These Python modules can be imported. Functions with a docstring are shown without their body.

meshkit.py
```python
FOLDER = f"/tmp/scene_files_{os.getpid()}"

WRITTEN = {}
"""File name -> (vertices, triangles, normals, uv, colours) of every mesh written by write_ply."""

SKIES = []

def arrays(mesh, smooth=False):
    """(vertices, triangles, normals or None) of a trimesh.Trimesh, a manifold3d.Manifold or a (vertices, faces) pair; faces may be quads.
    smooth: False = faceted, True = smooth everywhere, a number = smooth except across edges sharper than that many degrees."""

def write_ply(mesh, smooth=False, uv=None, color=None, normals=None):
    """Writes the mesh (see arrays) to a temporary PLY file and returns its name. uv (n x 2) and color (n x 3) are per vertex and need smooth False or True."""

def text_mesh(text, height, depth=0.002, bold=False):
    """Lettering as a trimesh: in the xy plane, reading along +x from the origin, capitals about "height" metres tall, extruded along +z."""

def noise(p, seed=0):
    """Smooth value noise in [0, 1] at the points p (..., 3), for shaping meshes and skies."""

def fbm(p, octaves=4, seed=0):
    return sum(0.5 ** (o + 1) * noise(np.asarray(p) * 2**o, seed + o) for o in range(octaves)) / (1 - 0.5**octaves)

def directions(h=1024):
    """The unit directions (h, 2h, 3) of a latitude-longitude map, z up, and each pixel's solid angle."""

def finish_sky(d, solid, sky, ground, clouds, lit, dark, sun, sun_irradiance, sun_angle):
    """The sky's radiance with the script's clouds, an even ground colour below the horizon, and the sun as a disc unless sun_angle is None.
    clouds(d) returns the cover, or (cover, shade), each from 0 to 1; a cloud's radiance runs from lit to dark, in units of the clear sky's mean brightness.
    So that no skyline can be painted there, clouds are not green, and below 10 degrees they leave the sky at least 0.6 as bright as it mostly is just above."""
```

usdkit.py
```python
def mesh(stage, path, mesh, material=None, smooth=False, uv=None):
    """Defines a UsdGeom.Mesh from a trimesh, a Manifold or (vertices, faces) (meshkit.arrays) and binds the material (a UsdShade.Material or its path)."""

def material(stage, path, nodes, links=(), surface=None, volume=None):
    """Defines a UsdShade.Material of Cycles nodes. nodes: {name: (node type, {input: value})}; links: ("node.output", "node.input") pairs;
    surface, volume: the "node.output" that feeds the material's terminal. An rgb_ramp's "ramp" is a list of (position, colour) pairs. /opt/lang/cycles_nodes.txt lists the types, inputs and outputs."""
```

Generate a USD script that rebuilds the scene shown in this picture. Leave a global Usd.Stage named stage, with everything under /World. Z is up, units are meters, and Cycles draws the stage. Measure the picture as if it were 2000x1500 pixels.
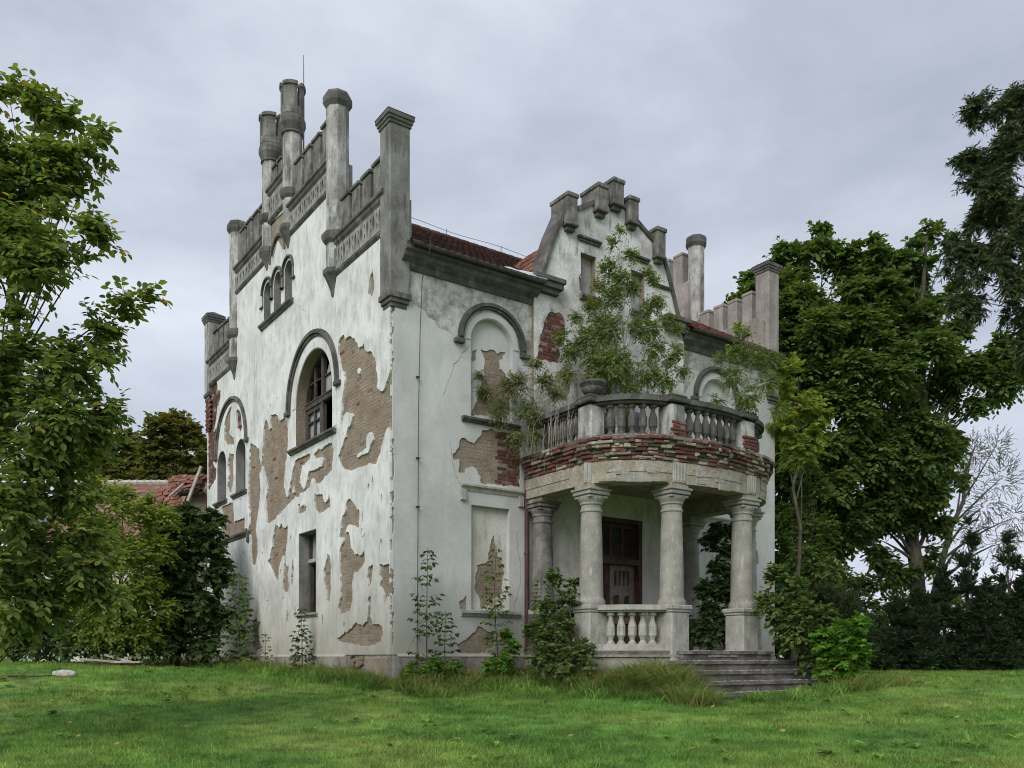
import math, random
import numpy as np
import trimesh, shapely
from shapely.geometry import Polygon, Point, LineString, MultiPolygon, box as sbox
from shapely.ops import unary_union
from scipy.spatial import ConvexHull
from scipy.sparse import coo_matrix
from scipy.sparse.csgraph import connected_components
import usdkit, meshkit
from pxr import Usd, UsdGeom, UsdLux, UsdShade, Gf, Sdf, Vt

stage = Usd.Stage.CreateInMemory()
UsdGeom.SetStageUpAxis(stage, 'Z')
UsdGeom.SetStageMetersPerUnit(stage, 1.0)
EXPOSURE, CL, SUN_I = 0.8, 3.4, 0.4
world = UsdGeom.Xform.Define(stage, '/World')
UsdGeom.Scope.Define(stage, '/World/Looks')

# ---------------------------------------------------------------- camera
FW = np.array([0.57346, 0.81923, 0.0]); RI = np.array([0.81923, -0.57346, 0.0]); UP = np.array([0, 0, 1.0])
CAM = np.array([-8.2926, -16.1670, 0.55])
FPX, HORIZON = 1700.0, 1285.0           # focal length and eye line on a picture 2000 wide, 1500 high
cam = UsdGeom.Camera.Define(stage, '/World/camera')
cam.CreateHorizontalApertureAttr(36.0); cam.CreateVerticalApertureAttr(27.0)
cam.CreateFocalLengthAttr(36.0 * FPX / 2000.0)
cam.CreateVerticalApertureOffsetAttr((HORIZON - 750.0) / 2000.0 * 36.0)   # a level camera with a risen lens keeps the walls upright
cam.CreateClippingRangeAttr(Gf.Vec2f(0.05, 5000))
cam.CreateExposureAttr(EXPOSURE)
cm = np.eye(4); cm[0, :3] = RI; cm[1, :3] = UP; cm[2, :3] = -FW; cm[3, :3] = CAM
cam.AddTransformOp().Set(Gf.Matrix4d(cm.tolist()))

# ---------------------------------------------------------------- sky and sun (overcast)
SUN_AZ = np.array([-0.87, -0.49]); SUN_AZ /= np.linalg.norm(SUN_AZ)
SUN_EL = math.radians(38)
sun_dir = np.array([SUN_AZ[0] * math.cos(SUN_EL), SUN_AZ[1] * math.cos(SUN_EL), math.sin(SUN_EL)])
sky = UsdLux.DomeLight.Define(stage, '/World/sky')
sky.GetPrim().SetCustomDataByKey('kind', 'structure')
sky.GetPrim().SetCustomDataByKey('label', 'overcast pale grey blue sky with soft cloud banks')
sky_mat = usdkit.material(stage, '/World/Looks/sky', {
    'tc': ('texture_coordinate', {}),
    'sky': ('sky_texture', {'sky_type': 'single_scattering', 'sun_disc': False, 'sun_elevation': SUN_EL, 'sun_rotation': math.atan2(SUN_AZ[0], SUN_AZ[1])}),
    'map': ('mapping', {'scale': (1.0, 1.0, 1.9), 'location': (11.6, -4.1, 5.1), 'rotation': (0.10, 0.12, 0.3)}),
    'n1': ('noise_texture', {'scale': 2.1, 'detail': 8.0, 'roughness': 0.56, 'distortion': 0.25}),
    'ramp': ('rgb_ramp', {'ramp': [(0.30, (0.74 * CL, 0.815 * CL, 0.985 * CL)), (0.44, (0.90 * CL, 0.975 * CL, 1.15 * CL)), (0.56, (1.12 * CL, 1.20 * CL, 1.38 * CL)), (0.72, (1.42 * CL, 1.50 * CL, 1.66 * CL))]}),
    'mx': ('mix', {'fac': 0.94}),
    'bg': ('background_shader', {'strength': 0.1}),
}, [('tc.generated', 'map.vector'), ('map.vector', 'n1.vector'), ('n1.fac', 'ramp.fac'), ('sky.color', 'mx.color1'), ('ramp.color', 'mx.color2'), ('mx.color', 'bg.color')], surface='bg.background')
UsdShade.MaterialBindingAPI.Apply(sky.GetPrim()).Bind(sky_mat)
sun = UsdLux.DistantLight.Define(stage, '/World/sun')
sun.CreateNormalizeAttr(True); sun.CreateIntensityAttr(SUN_I); sun.CreateAngleAttr(40.0)
sun.CreateColorAttr(Gf.Vec3f(1.0, 0.98, 0.955))
zx = sun_dir; xx = np.cross(UP, zx); xx /= np.linalg.norm(xx); yx = np.cross(zx, xx)
sm = np.eye(4); sm[0, :3] = xx; sm[1, :3] = yx; sm[2, :3] = zx
sun.AddTransformOp().Set(Gf.Matrix4d(sm.tolist()))

# ---------------------------------------------------------------- materials
def mat(name, nodes, links, surface='p.BSDF'):
    return usdkit.material(stage, '/World/Looks/' + name, nodes, links, surface=surface)

def rough_mat(name, ca, cb, cc=None, scale=2.0, streak=None, streak_amt=0.5, fine=40.0, bump=0.3, bdist=0.01, rough=0.9, lo=0.38, hi=0.62, slo=0.5, shi=0.68, zstain=None, island=0.0, grain=1.0, drip=None):
    """A weathered mineral surface: two tones in clouds, a third tone in vertical streaks, fine grain as relief."""
    n = {'g': ('geometry', {}),
         'n1': ('noise_texture', {'scale': scale, 'detail': 8.0, 'roughness': 0.62}),
         'r1': ('map_range', {'from_min': lo, 'from_max': hi, 'clamp': True}),
         'm1': ('mix', {'color1': ca, 'color2': cb}),
         'nf': ('noise_texture', {'scale': fine, 'detail': 4.0, 'roughness': 0.6}),
         'rf': ('map_range', {'from_min': 0.3, 'from_max': 0.7, 'to_min': 1 - .20 * grain, 'to_max': 1 + .14 * grain, 'clamp': True}),
         'mf': ('vector_math', {'math_type': 'scale'}),
         'b': ('bump', {'strength': bump, 'distance': bdist}),
         'p': ('principled_bsdf', {'roughness': rough, 'specular_ior_level': 0.2})}
    l = [('g.position', 'n1.vector'), ('n1.fac', 'r1.value'), ('r1.result', 'm1.fac'), ('g.position', 'nf.vector'), ('nf.fac', 'rf.value'),
         ('rf.result', 'mf.scale'), ('nf.fac', 'b.height'), ('b.normal', 'p.normal')]
    last = 'm1.color'
    if cc is not None:
        st = streak or (3.0, 3.0, 0.35)
        n['ms'] = ('mapping', {'scale': st}); n['n2'] = ('noise_texture', {'scale': 1.6, 'detail': 7.0, 'roughness': 0.65, 'distortion': 0.2})
        n['r2'] = ('map_range', {'from_min': slo, 'from_max': shi, 'to_max': streak_amt, 'clamp': True})
        n['m2'] = ('mix', {'color2': cc})
        l += [('g.position', 'ms.vector'), ('ms.vector', 'n2.vector'), ('n2.fac', 'r2.value'), ('r2.result', 'm2.fac'), (last, 'm2.color1')]
        last = 'm2.color'
    if drip is not None:        # thin rain runs
        n['md'] = ('mapping', {'scale': (9.0, 9.0, 0.28), 'location': (1.3, 2.1, .4)}); n['nd'] = ('noise_texture', {'scale': 1.0, 'detail': 5.0, 'roughness': 0.7}); n['nd2'] = ('noise_texture', {'scale': 0.55, 'detail': 3.0})
        n['rd'] = ('map_range', {'from_min': 0.50, 'from_max': 0.72, 'to_max': 1.0, 'clamp': True}); n['rd2'] = ('map_range', {'from_min': 0.48, 'from_max': 0.66, 'to_max': drip[1], 'clamp': True})
        n['dm'] = ('math', {'math_type': 'multiply'}); n['mdr'] = ('mix', {'color2': drip[0]})
        l += [('g.position', 'md.vector'), ('md.vector', 'nd.vector'), ('g.position', 'nd2.vector'), ('nd.fac', 'rd.value'), ('nd2.fac', 'rd2.value'), ('rd.result', 'dm.value1'), ('rd2.result', 'dm.value2'), ('dm.value', 'mdr.fac'), (last, 'mdr.color1')]
        last = 'mdr.color'
    if zstain is not None:      # wet foot of the wall: a stain of its own rising unevenly from the ground
        z0, z1, col, amt = zstain
        n['sx'] = ('separate_xyz', {}); n['n3'] = ('noise_texture', {'scale': 1.3, 'detail': 6.0, 'roughness': 0.6}); n['mz'] = ('mapping', {'scale': (2.2, 2.2, 0.7)})
        n['az'] = ('math', {'math_type': 'multiply_add', 'value2': -1.9, 'value3': 1.0}); n['az2'] = ('math', {'math_type': 'add'})
        n['rz'] = ('map_range', {'from_min': z1, 'from_max': z0, 'to_max': amt, 'clamp': True}); n['m3'] = ('mix', {'color2': col})
        l += [('g.position', 'sx.vector'), ('g.position', 'mz.vector'), ('mz.vector', 'n3.vector'), ('n3.fac', 'az.value1'), ('az.value', 'az2.value1'), ('sx.z', 'az2.value2'),
              ('az2.value', 'rz.value'), ('rz.result', 'm3.fac'), (last, 'm3.color1')]
        last = 'm3.color'
    if island:
        n['tone'] = ('attribute', {'attribute': 'tone'}); n['ri'] = ('map_range', {'from_min': 0.0, 'from_max': 1.0, 'to_min': 1 - island, 'to_max': 1 + island}); n['mi'] = ('vector_math', {'math_type': 'scale'})
        l += [('tone.fac', 'ri.value'), ('ri.result', 'mi.scale'), (last, 'mi.vector1')]
        last = 'mi.vector'
    l += [(last, 'mf.vector1'), ('mf.vector', 'p.base_color')]
    return mat(name, n, l)

def leaf_mat(name, stops, trans=0.35, rough=0.55, patch=None):
    """Foliage: each leaf takes its own tone from the ramp, some light passes through."""
    n = {'g': ('geometry', {}), 'tone': ('attribute', {'attribute': 'tone'}), 'r': ('rgb_ramp', {'ramp': stops}),
         'n1': ('noise_texture', {'scale': patch or 0.8, 'detail': 3.0}),
         'a': ('math', {'math_type': 'multiply_add', 'value2': 0.45, 'value3': -0.225}), 'ad': ('math', {'math_type': 'add', 'use_clamp': True}),
         'p': ('principled_bsdf', {'roughness': rough, 'specular_ior_level': 0.14}),
         'sc': ('vector_math', {'math_type': 'multiply', 'vector2': (1.25, 1.35, 0.6)}),
         't': ('translucent_bsdf', {}), 'mx': ('mix_closure', {'fac': trans})}
    l = [('g.position', 'n1.vector'), ('n1.fac', 'a.value1'), ('a.value', 'ad.value1'), ('tone.fac', 'ad.value2'), ('ad.value', 'r.fac'),
         ('r.color', 'p.base_color'), ('r.color', 'sc.vector1'), ('sc.vector', 't.color'), ('p.BSDF', 'mx.closure1'), ('t.BSDF', 'mx.closure2')]
    return mat(name, n, l, surface='mx.closure')

M = {}
M['plaster'] = rough_mat('plaster', (.71, .708, .69), (.55, .548, .53), (.33, .33, .315), scale=1.1, streak=(4.2, 4.2, 1.5), streak_amt=0.72, slo=0.50, shi=0.72, fine=28, bump=0.25, bdist=0.012, zstain=(0.1, 3.2, (.33, .30, .235), 0.92), grain=.4, drip=((.27, .265, .245), .6))
M['new_plaster'] = rough_mat('new_plaster', (.58, .58, .56), (.45, .448, .43), (.40, .42, .41), scale=0.7, streak=(1.5, 1.5, .8), streak_amt=0.4, fine=22, bump=0.1, bdist=0.012, zstain=(0.1, 2.6, (.30, .285, .225), 0.85), grain=.3, drip=((.33, .34, .325), .55))
M['old_plaster'] = rough_mat('old_plaster', (.50, .50, .47), (.22, .21, .19), (.62, .61, .57), scale=2.4, streak=(2.5, 2.5, 1.6), streak_amt=0.7, fine=30, bump=0.55, bdist=0.02, lo=.42, hi=.6)
M['gable_plaster'] = rough_mat('gable_plaster', (.70, .695, .68), (.43, .41, .375), (.15, .145, .13), scale=1.7, streak=(3.2, 3.2, 0.9), streak_amt=0.8, slo=.54, shi=.68, fine=30, bump=0.4, bdist=0.015)
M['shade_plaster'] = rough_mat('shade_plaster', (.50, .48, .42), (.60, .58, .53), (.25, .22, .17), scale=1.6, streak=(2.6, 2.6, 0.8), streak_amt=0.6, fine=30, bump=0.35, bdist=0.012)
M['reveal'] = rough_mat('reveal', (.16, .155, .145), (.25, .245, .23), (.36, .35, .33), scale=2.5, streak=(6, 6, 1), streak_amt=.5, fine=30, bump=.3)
M['mortar'] = rough_mat('mortar', (.225, .18, .135), (.31, .255, .195), (.38, .335, .27), scale=2.0, streak=(2, 2, 2), streak_amt=0.5, fine=26, bump=0.9, bdist=0.03)
M['bagged_brick'] = rough_mat('bagged_brick', (.225, .18, .135), (.32, .265, .205), (.24, .13, .09), scale=1.8, streak=(1.4, 1.4, 2), streak_amt=0.5, fine=30, bump=0.9, bdist=0.03, island=.05)
M['pillar_stone'] = rough_mat('pillar_stone', (.50, .49, .46), (.24, .233, .215), (.065, .063, .059), scale=1.8, streak=(3.2, 3.2, 0.8), streak_amt=0.85, slo=.47, shi=.66, fine=30, bump=0.5, bdist=0.015)
M['corner_stone'] = rough_mat('corner_stone', (.25, .243, .225), (.14, .136, .127), (.06, .058, .055), scale=1.6, streak=(3, 3, .8), streak_amt=0.8, slo=.48, shi=.66, fine=30, bump=0.5, bdist=0.015)
M['dark_stone'] = rough_mat('dark_stone', (.140, .134, .123), (.070, .067, .062), (.31, .30, .27), scale=2.6, streak=(3, 3, 1.2), streak_amt=0.6, slo=.55, shi=.7, fine=34, bump=0.5, bdist=0.012)
M['merlon_stone'] = rough_mat('merlon_stone', (.205, .195, .175), (.088, .085, .078), (.40, .385, .35), scale=3.0, streak=(4, 4, 1.0), streak_amt=0.6, slo=.54, shi=.7, fine=34, bump=0.5, bdist=0.012)
M['frieze'] = rough_mat('frieze', (.33, .32, .30), (.20, .195, .18), (.09, .088, .08), scale=3, streak_amt=.7, fine=34, bump=.4)
M['back_render'] = rough_mat('back_render', (.33, .305, .275), (.22, .20, .18), (.45, .43, .40), scale=1.4, streak_amt=.5, fine=22, bump=.6, bdist=.02)
M['column_stone'] = rough_mat('column_stone', (.33, .315, .275), (.235, .225, .195), (.55, .53, .48), scale=3.0, streak=(9, 9, 1.5), streak_amt=0.6, slo=.56, shi=.7, fine=40, bump=0.4, bdist=0.01)
M['entablature'] = rough_mat('entablature', (.36, .315, .25), (.25, .215, .165), (.44, .42, .375), scale=3.0, streak=(2.5, 2.5, 1.5), streak_amt=0.75, fine=20, bump=0.9, bdist=0.03)
M['balustrade'] = rough_mat('balustrade', (.115, .11, .098), (.065, .062, .056), (.25, .245, .22), scale=3.5, streak=(4, 4, 1.5), streak_amt=0.6, slo=.54, shi=.68, fine=36, bump=0.5, bdist=0.012)
M['pale_balustrade'] = rough_mat('pale_balustrade', (.42, .41, .36), (.30, .29, .25), (.16, .155, .135), scale=3.5, streak=(5, 5, 1.2), streak_amt=0.6, slo=.52, shi=.68, fine=36, bump=0.4, bdist=0.012)
M['plinth'] = rough_mat('plinth', (.34, .33, .29), (.22, .20, .165), (.125, .11, .08), scale=1.8, streak=(3, 3, 1.2), streak_amt=0.7, fine=26, bump=0.6, bdist=0.02)
M['steps'] = rough_mat('steps', (.22, .205, .185), (.10, .09, .078), (.055, .05, .042), scale=3.0, streak=(2, 2, 6), streak_amt=0.7, fine=34, bump=0.7, bdist=0.02)
M['litter'] = rough_mat('litter', (.5, .48, .42), (.3, .28, .22), scale=8, fine=50)
BR = [((.150, .056, .044), (.10, .040, .033)), ((.19, .070, .050), (.12, .048, .038)), ((.25, .17, .14), (.16, .085, .068)), ((.20, .185, .16), (.12, .108, .092)), ((.085, .062, .052), (.048, .039, .034))]
for i, (a, b) in enumerate(BR):
    M[f'brick{i}'] = rough_mat(f'brick_{"abcde"[i]}', a, b, (.27, .25, .22), scale=6, streak=(6, 6, 6), streak_amt=0.55, slo=.56, shi=.7, fine=60, bump=0.7, bdist=0.01)
M['joint'] = rough_mat('joint', (.16, .13, .105), (.08, .066, .052), scale=4, fine=40, bump=.8, bdist=.02)
M['tile_dark'] = rough_mat('tile_dark', (.082, .040, .033), (.046, .028, .025), (.11, .10, .07), scale=2.0, streak=(2, 2, 2), streak_amt=.35, fine=30, bump=0.4, bdist=.01, island=.35)
M['tile_red'] = rough_mat('tile_red', (.25, .10, .070), (.13, .062, .048), (.34, .22, .17), scale=2.6, streak=(2, 2, 2), streak_amt=.5, fine=30, bump=0.4, bdist=.01, island=.35)
M['tile_far'] = rough_mat('tile_far', (.26, .145, .115), (.19, .105, .085), (.30, .2, .16), scale=1.0, streak=(1, 1, 1), streak_amt=.4, fine=12, bump=0.3, bdist=.01, island=.2)
M['wood_dark'] = rough_mat('wood_dark', (.085, .072, .062), (.045, .038, .033), (.16, .145, .13), scale=4, streak=(14, 14, 1.2), streak_amt=.6, fine=60, bump=.4, rough=.8)
M['wood_brown'] = rough_mat('wood_brown', (.085, .044, .032), (.05, .028, .022), (.16, .11, .085), scale=4, streak=(12, 12, 1.0), streak_amt=.5, fine=60, bump=.4, rough=.75)
M['door_wood'] = rough_mat('door_wood', (.23, .19, .17), (.15, .115, .10), (.30, .26, .24), scale=4, streak=(12, 12, 1.0), streak_amt=.5, fine=60, bump=.4, rough=.75)
M['wood_grey'] = rough_mat('wood_grey', (.42, .38, .33), (.26, .23, .2), (.5, .47, .42), scale=5, streak=(8, 8, 8), streak_amt=.5, fine=60, bump=.5)
M['board'] = rough_mat('board', (.42, .41, .385), (.30, .295, .28), (.2, .19, .17), scale=3, streak=(10, 10, .8), streak_amt=.5, fine=40, bump=.3)
M['blue_board'] = rough_mat('blue_board', (.20, .22, .30), (.15, .165, .22), scale=3, fine=40, bump=.3)
M['pipe_red'] = rough_mat('pipe_red', (.085, .042, .038), (.055, .03, .03), (.12, .09, .08), scale=5, streak=(8, 8, 1), fine=40, bump=.15, rough=.55)
M['wire'] = rough_mat('wire', (.07, .065, .06), (.04, .038, .036), scale=6, fine=40, bump=.1, rough=.6)
M['zinc'] = mat('zinc', {'g': ('geometry', {}), 'n': ('noise_texture', {'scale': 5.0, 'detail': 6.0}), 'r': ('rgb_ramp', {'ramp': [(.3, (.42, .44, .46)), (.7, (.72, .74, .76))]}), 'p': ('principled_bsdf', {'roughness': .5, 'metallic': .25})}, [('g.position', 'n.vector'), ('n.fac', 'r.fac'), ('r.color', 'p.base_color')])
M['bark'] = rough_mat('bark', (.115, .095, .075), (.06, .05, .04), (.17, .155, .13), scale=5, streak=(9, 9, 1.5), streak_amt=.5, fine=40, bump=.9, bdist=.03)
M['bark_pale'] = rough_mat('bark_pale', (.40, .38, .345), (.26, .245, .22), (.08, .07, .06), scale=6, streak=(3, 3, 8), streak_amt=.7, slo=.56, shi=.66, fine=40, bump=.4)
M['stem_green'] = rough_mat('stem_green', (.075, .075, .04), (.05, .045, .028), scale=6, fine=40, bump=.2)
M['glass'] = mat('glass', {'g': ('geometry', {}), 'n': ('noise_texture', {'scale': 3.5, 'detail': 5.0}), 'f': ('fresnel', {'IOR': 1.52}), 't': ('transparent_bsdf', {'color': (.82, .85, .85)}),
    'gl': ('glossy_bsdf', {'roughness': 0.06, 'color': (.95, .97, 1)}), 'd': ('diffuse_bsdf', {'color': (.48, .51, .54)}), 'r': ('map_range', {'from_min': .3, 'from_max': .75, 'to_min': .25, 'to_max': .75, 'clamp': True}), 'm1': ('mix_closure', {}), 'm2': ('mix_closure', {})},
    [('g.position', 'n.vector'), ('f.fac', 'm1.fac'), ('t.BSDF', 'm1.closure1'), ('gl.BSDF', 'm1.closure2'), ('n.fac', 'r.value'), ('r.result', 'm2.fac'), ('m1.closure', 'm2.closure1'), ('d.BSDF', 'm2.closure2')], surface='m2.closure')
M['black_inside'] = rough_mat('black_inside', (.05, .047, .042), (.03, .028, .026), scale=2, fine=20)
G = lambda a, b, c, y: [(0.0, a), (0.45, b), (0.85, c), (0.97, c), (1.0, y)]
M['leaf_near'] = leaf_mat('leaf_near', G((.085, .125, .042), (.148, .200, .060), (.235, .28, .080), (.44, .28, .06)), trans=.55)
M['leaf_maple'] = leaf_mat('leaf_maple', G((.058, .100, .033), (.100, .155, .045), (.155, .21, .060), (.28, .21, .07)), trans=.42, patch=.45)
M['leaf_maple_b'] = leaf_mat('leaf_maple_b', G((.052, .090, .032), (.090, .142, .043), (.144, .195, .058), (.25, .20, .07)), trans=.42, patch=.45)
M['leaf_dark'] = leaf_mat('leaf_dark', G((.034, .064, .024), (.062, .105, .036), (.098, .145, .048), (.13, .15, .05)), trans=.32, rough=.5)
M['leaf_light'] = leaf_mat('leaf_light', G((.125, .180, .045), (.205, .270, .060), (.30, .35, .08), (.42, .31, .06)), trans=.55)
M['leaf_brown'] = leaf_mat('leaf_brown', G((.075, .095, .030), (.120, .135, .036), (.17, .165, .044), (.27, .12, .05)), trans=.4, patch=.3)
M['leaf_birch'] = leaf_mat('leaf_birch', G((.085, .135, .03), (.140, .205, .044), (.21, .26, .058), (.38, .27, .05)), trans=.38)
M['leaf_willow'] = leaf_mat('leaf_willow', G((.11, .14, .055), (.175, .205, .075), (.24, .25, .09), (.36, .28, .10)), trans=.35)
M['leaf_bright'] = leaf_mat('leaf_bright', G((.045, .12, .016), (.085, .20, .026), (.14, .26, .036), (.28, .25, .03)), trans=.38)
M['needle'] = leaf_mat('needle', G((.032, .055, .026), (.052, .080, .034), (.092, .110, .042), (.12, .10, .04)), trans=.15, rough=.6)
M['needle_yew'] = leaf_mat('needle_yew', G((.014, .028, .014), (.026, .046, .020), (.044, .070, .028), (.07, .08, .03)), trans=.15, rough=.6)
M['needle_broom'] = leaf_mat('needle_broom', G((.022, .035, .016), (.035, .052, .022), (.055, .072, .03), (.07, .08, .03)), trans=.2)
M['straw'] = leaf_mat('straw', [(0, (.10, .17, .03)), (.5, (.15, .22, .045)), (.8, (.27, .25, .09)), (1, (.40, .31, .15))], trans=.3)
M['yellow_leaf'] = leaf_mat('yellow_leaf', [(0, (.42, .30, .08)), (1, (.35, .22, .08))], trans=.3)
M['white_flower'] = leaf_mat('white_flower', [(0, (.7, .7, .66)), (1, (.8, .8, .78))], trans=.3)

def grass_like(name, island=True):
    n = {'g': ('geometry', {}), 'tone': ('attribute', {'attribute': 'tone'}), 'n1': ('noise_texture', {'scale': 0.32, 'detail': 4.0, 'roughness': .6}), 'n2': ('noise_texture', {'scale': 1.7, 'detail': 4.0, 'roughness': .6}),
         'r1': ('rgb_ramp', {'ramp': [(.30, (.108, .235, .052)), (.44, (.158, .300, .062)), (.57, (.228, .345, .076)), (.70, (.31, .36, .11))]}),
         'r2': ('map_range', {'from_min': .3, 'from_max': .72, 'to_min': .58, 'to_max': 1.32, 'clamp': True}), 'm': ('vector_math', {'math_type': 'scale'}),
         'ri': ('map_range', {'from_min': 0, 'from_max': 1, 'to_min': .55, 'to_max': 1.4}), 'm2': ('vector_math', {'math_type': 'scale'}),
         'oi': ('object_info', {}), 'ro': ('map_range', {'from_min': 0, 'from_max': 1, 'to_min': .62, 'to_max': 1.35}), 'm3': ('vector_math', {'math_type': 'scale'}),
         'p': ('principled_bsdf', {'roughness': .6, 'specular_ior_level': .08}), 't': ('translucent_bsdf', {}), 'mx': ('mix_closure', {'fac': .42 if island else 0.0})}
    l = [('g.position', 'n1.vector'), ('g.position', 'n2.vector'), ('n1.fac', 'r1.fac'), ('n2.fac', 'r2.value'), ('r1.color', 'm.vector1'), ('r2.result', 'm.scale'), ('m.vector', 'm2.vector1'), ('m2.vector', 'm3.vector1'),
         ('tone.fac', 'ri.value'), ('oi.random', 'ro.value'), ('m3.vector', 'p.base_color'), ('m3.vector', 't.color'), ('p.BSDF', 'mx.closure1'), ('t.BSDF', 'mx.closure2')]
    if island:
        l += [('ri.result', 'm2.scale'), ('ro.result', 'm3.scale')]
    else:
        n['m2'] = ('vector_math', {'math_type': 'scale', 'scale': .75}); n['m3'] = ('vector_math', {'math_type': 'scale', 'scale': 1.0})
    return mat(name, n, l, surface='mx.closure')
M['grass'] = grass_like('grass')
M['ground'] = grass_like('ground', False)

# ---------------------------------------------------------------- scene helpers
used = {}
def path_for(name, parent):
    base = parent.GetPath().pathString if parent is not None else '/World'
    k = used.get((base, name), 0); used[(base, name)] = k + 1
    return f'{base}/{name}' + (f'_{k:03d}' if k else '')

def tag(p, label=None, cat=None, group=None, kind=None):
    for k, v in (('label', label), ('category', cat), ('group', group), ('kind', kind)):
        if v: p.SetCustomDataByKey(k, v)
    return p

def thing(name, label, cat, loc=None, group=None, kind=None):
    x = UsdGeom.Xform.Define(stage, path_for(name, None))
    if loc is not None: x.AddTranslateOp().Set(Gf.Vec3d(*map(float, loc)))
    return tag(x.GetPrim(), label, cat, group, kind)

def obj(name, vf, m, parent=None, smooth=False, **kw):
    if isinstance(vf, list): vf = join(vf)
    p = usdkit.mesh(stage, path_for(name, parent), vf, M[m], smooth=smooth).GetPrim()
    if m in TONED: tones(p, vf)
    return tag(p, **kw) if kw else p

TONED = {k for k in M if k.startswith(('leaf', 'needle', 'tile', 'straw', 'grass', 'bagged'))}
def tones(p, vf):
    """A random number for every separate piece of a mesh, for its material to vary by."""
    f = np.asarray(vf[1]); n = len(vf[0]); e = np.vstack([f[:, [i, (i + 1) % f.shape[1]]] for i in range(f.shape[1])])
    k, lab = connected_components(coo_matrix((np.ones(len(e)), (e[:, 0], e[:, 1])), (n, n)), directed=False)
    v = np.random.default_rng(n).random(k)[lab].astype(np.float32)
    UsdGeom.PrimvarsAPI(p).CreatePrimvar('tone', Sdf.ValueTypeNames.FloatArray, 'vertex').Set(Vt.FloatArray.FromNumpy(v))

def join(parts):
    V, F, n = [], [], 0
    for v, f in parts:
        v = np.asarray(v, float); f = np.asarray(f, int)
        if f.shape[1] == 4: f = np.vstack([f[:, [0, 1, 2]], f[:, [0, 2, 3]]])
        V.append(v); F.append(f + n); n += len(v)
    return np.vstack(V), np.vstack(F)

# chamfered box with a fixed topology
def _cbox_topology():
    s = np.array([[x, y, z] for x in (-1, 1) for y in (-1, 1) for z in (-1, 1)], float)
    pts = np.vstack([s * np.array([1, .8, .8]), s * np.array([.8, 1, .8]), s * np.array([.8, .8, 1])])
    h = ConvexHull(pts); f = h.simplices.copy()
    for i, t in enumerate(f):
        a, b, c = pts[t]
        if np.dot(np.cross(b - a, c - a), (a + b + c)) < 0: f[i] = t[::-1]
    return s, f
_S8, _CF = _cbox_topology()
def cbox(size, c=0.01):
    h = np.asarray(size, float) / 2; c = min(c, h.min() * .6)
    k = h - c
    v = np.vstack([_S8 * [h[0], k[1], k[2]], _S8 * [k[0], h[1], k[2]], _S8 * [k[0], k[1], h[2]]])
    return v, _CF
def pbox(size):
    b = trimesh.creation.box(size); return np.array(b.vertices), np.array(b.faces)

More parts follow.
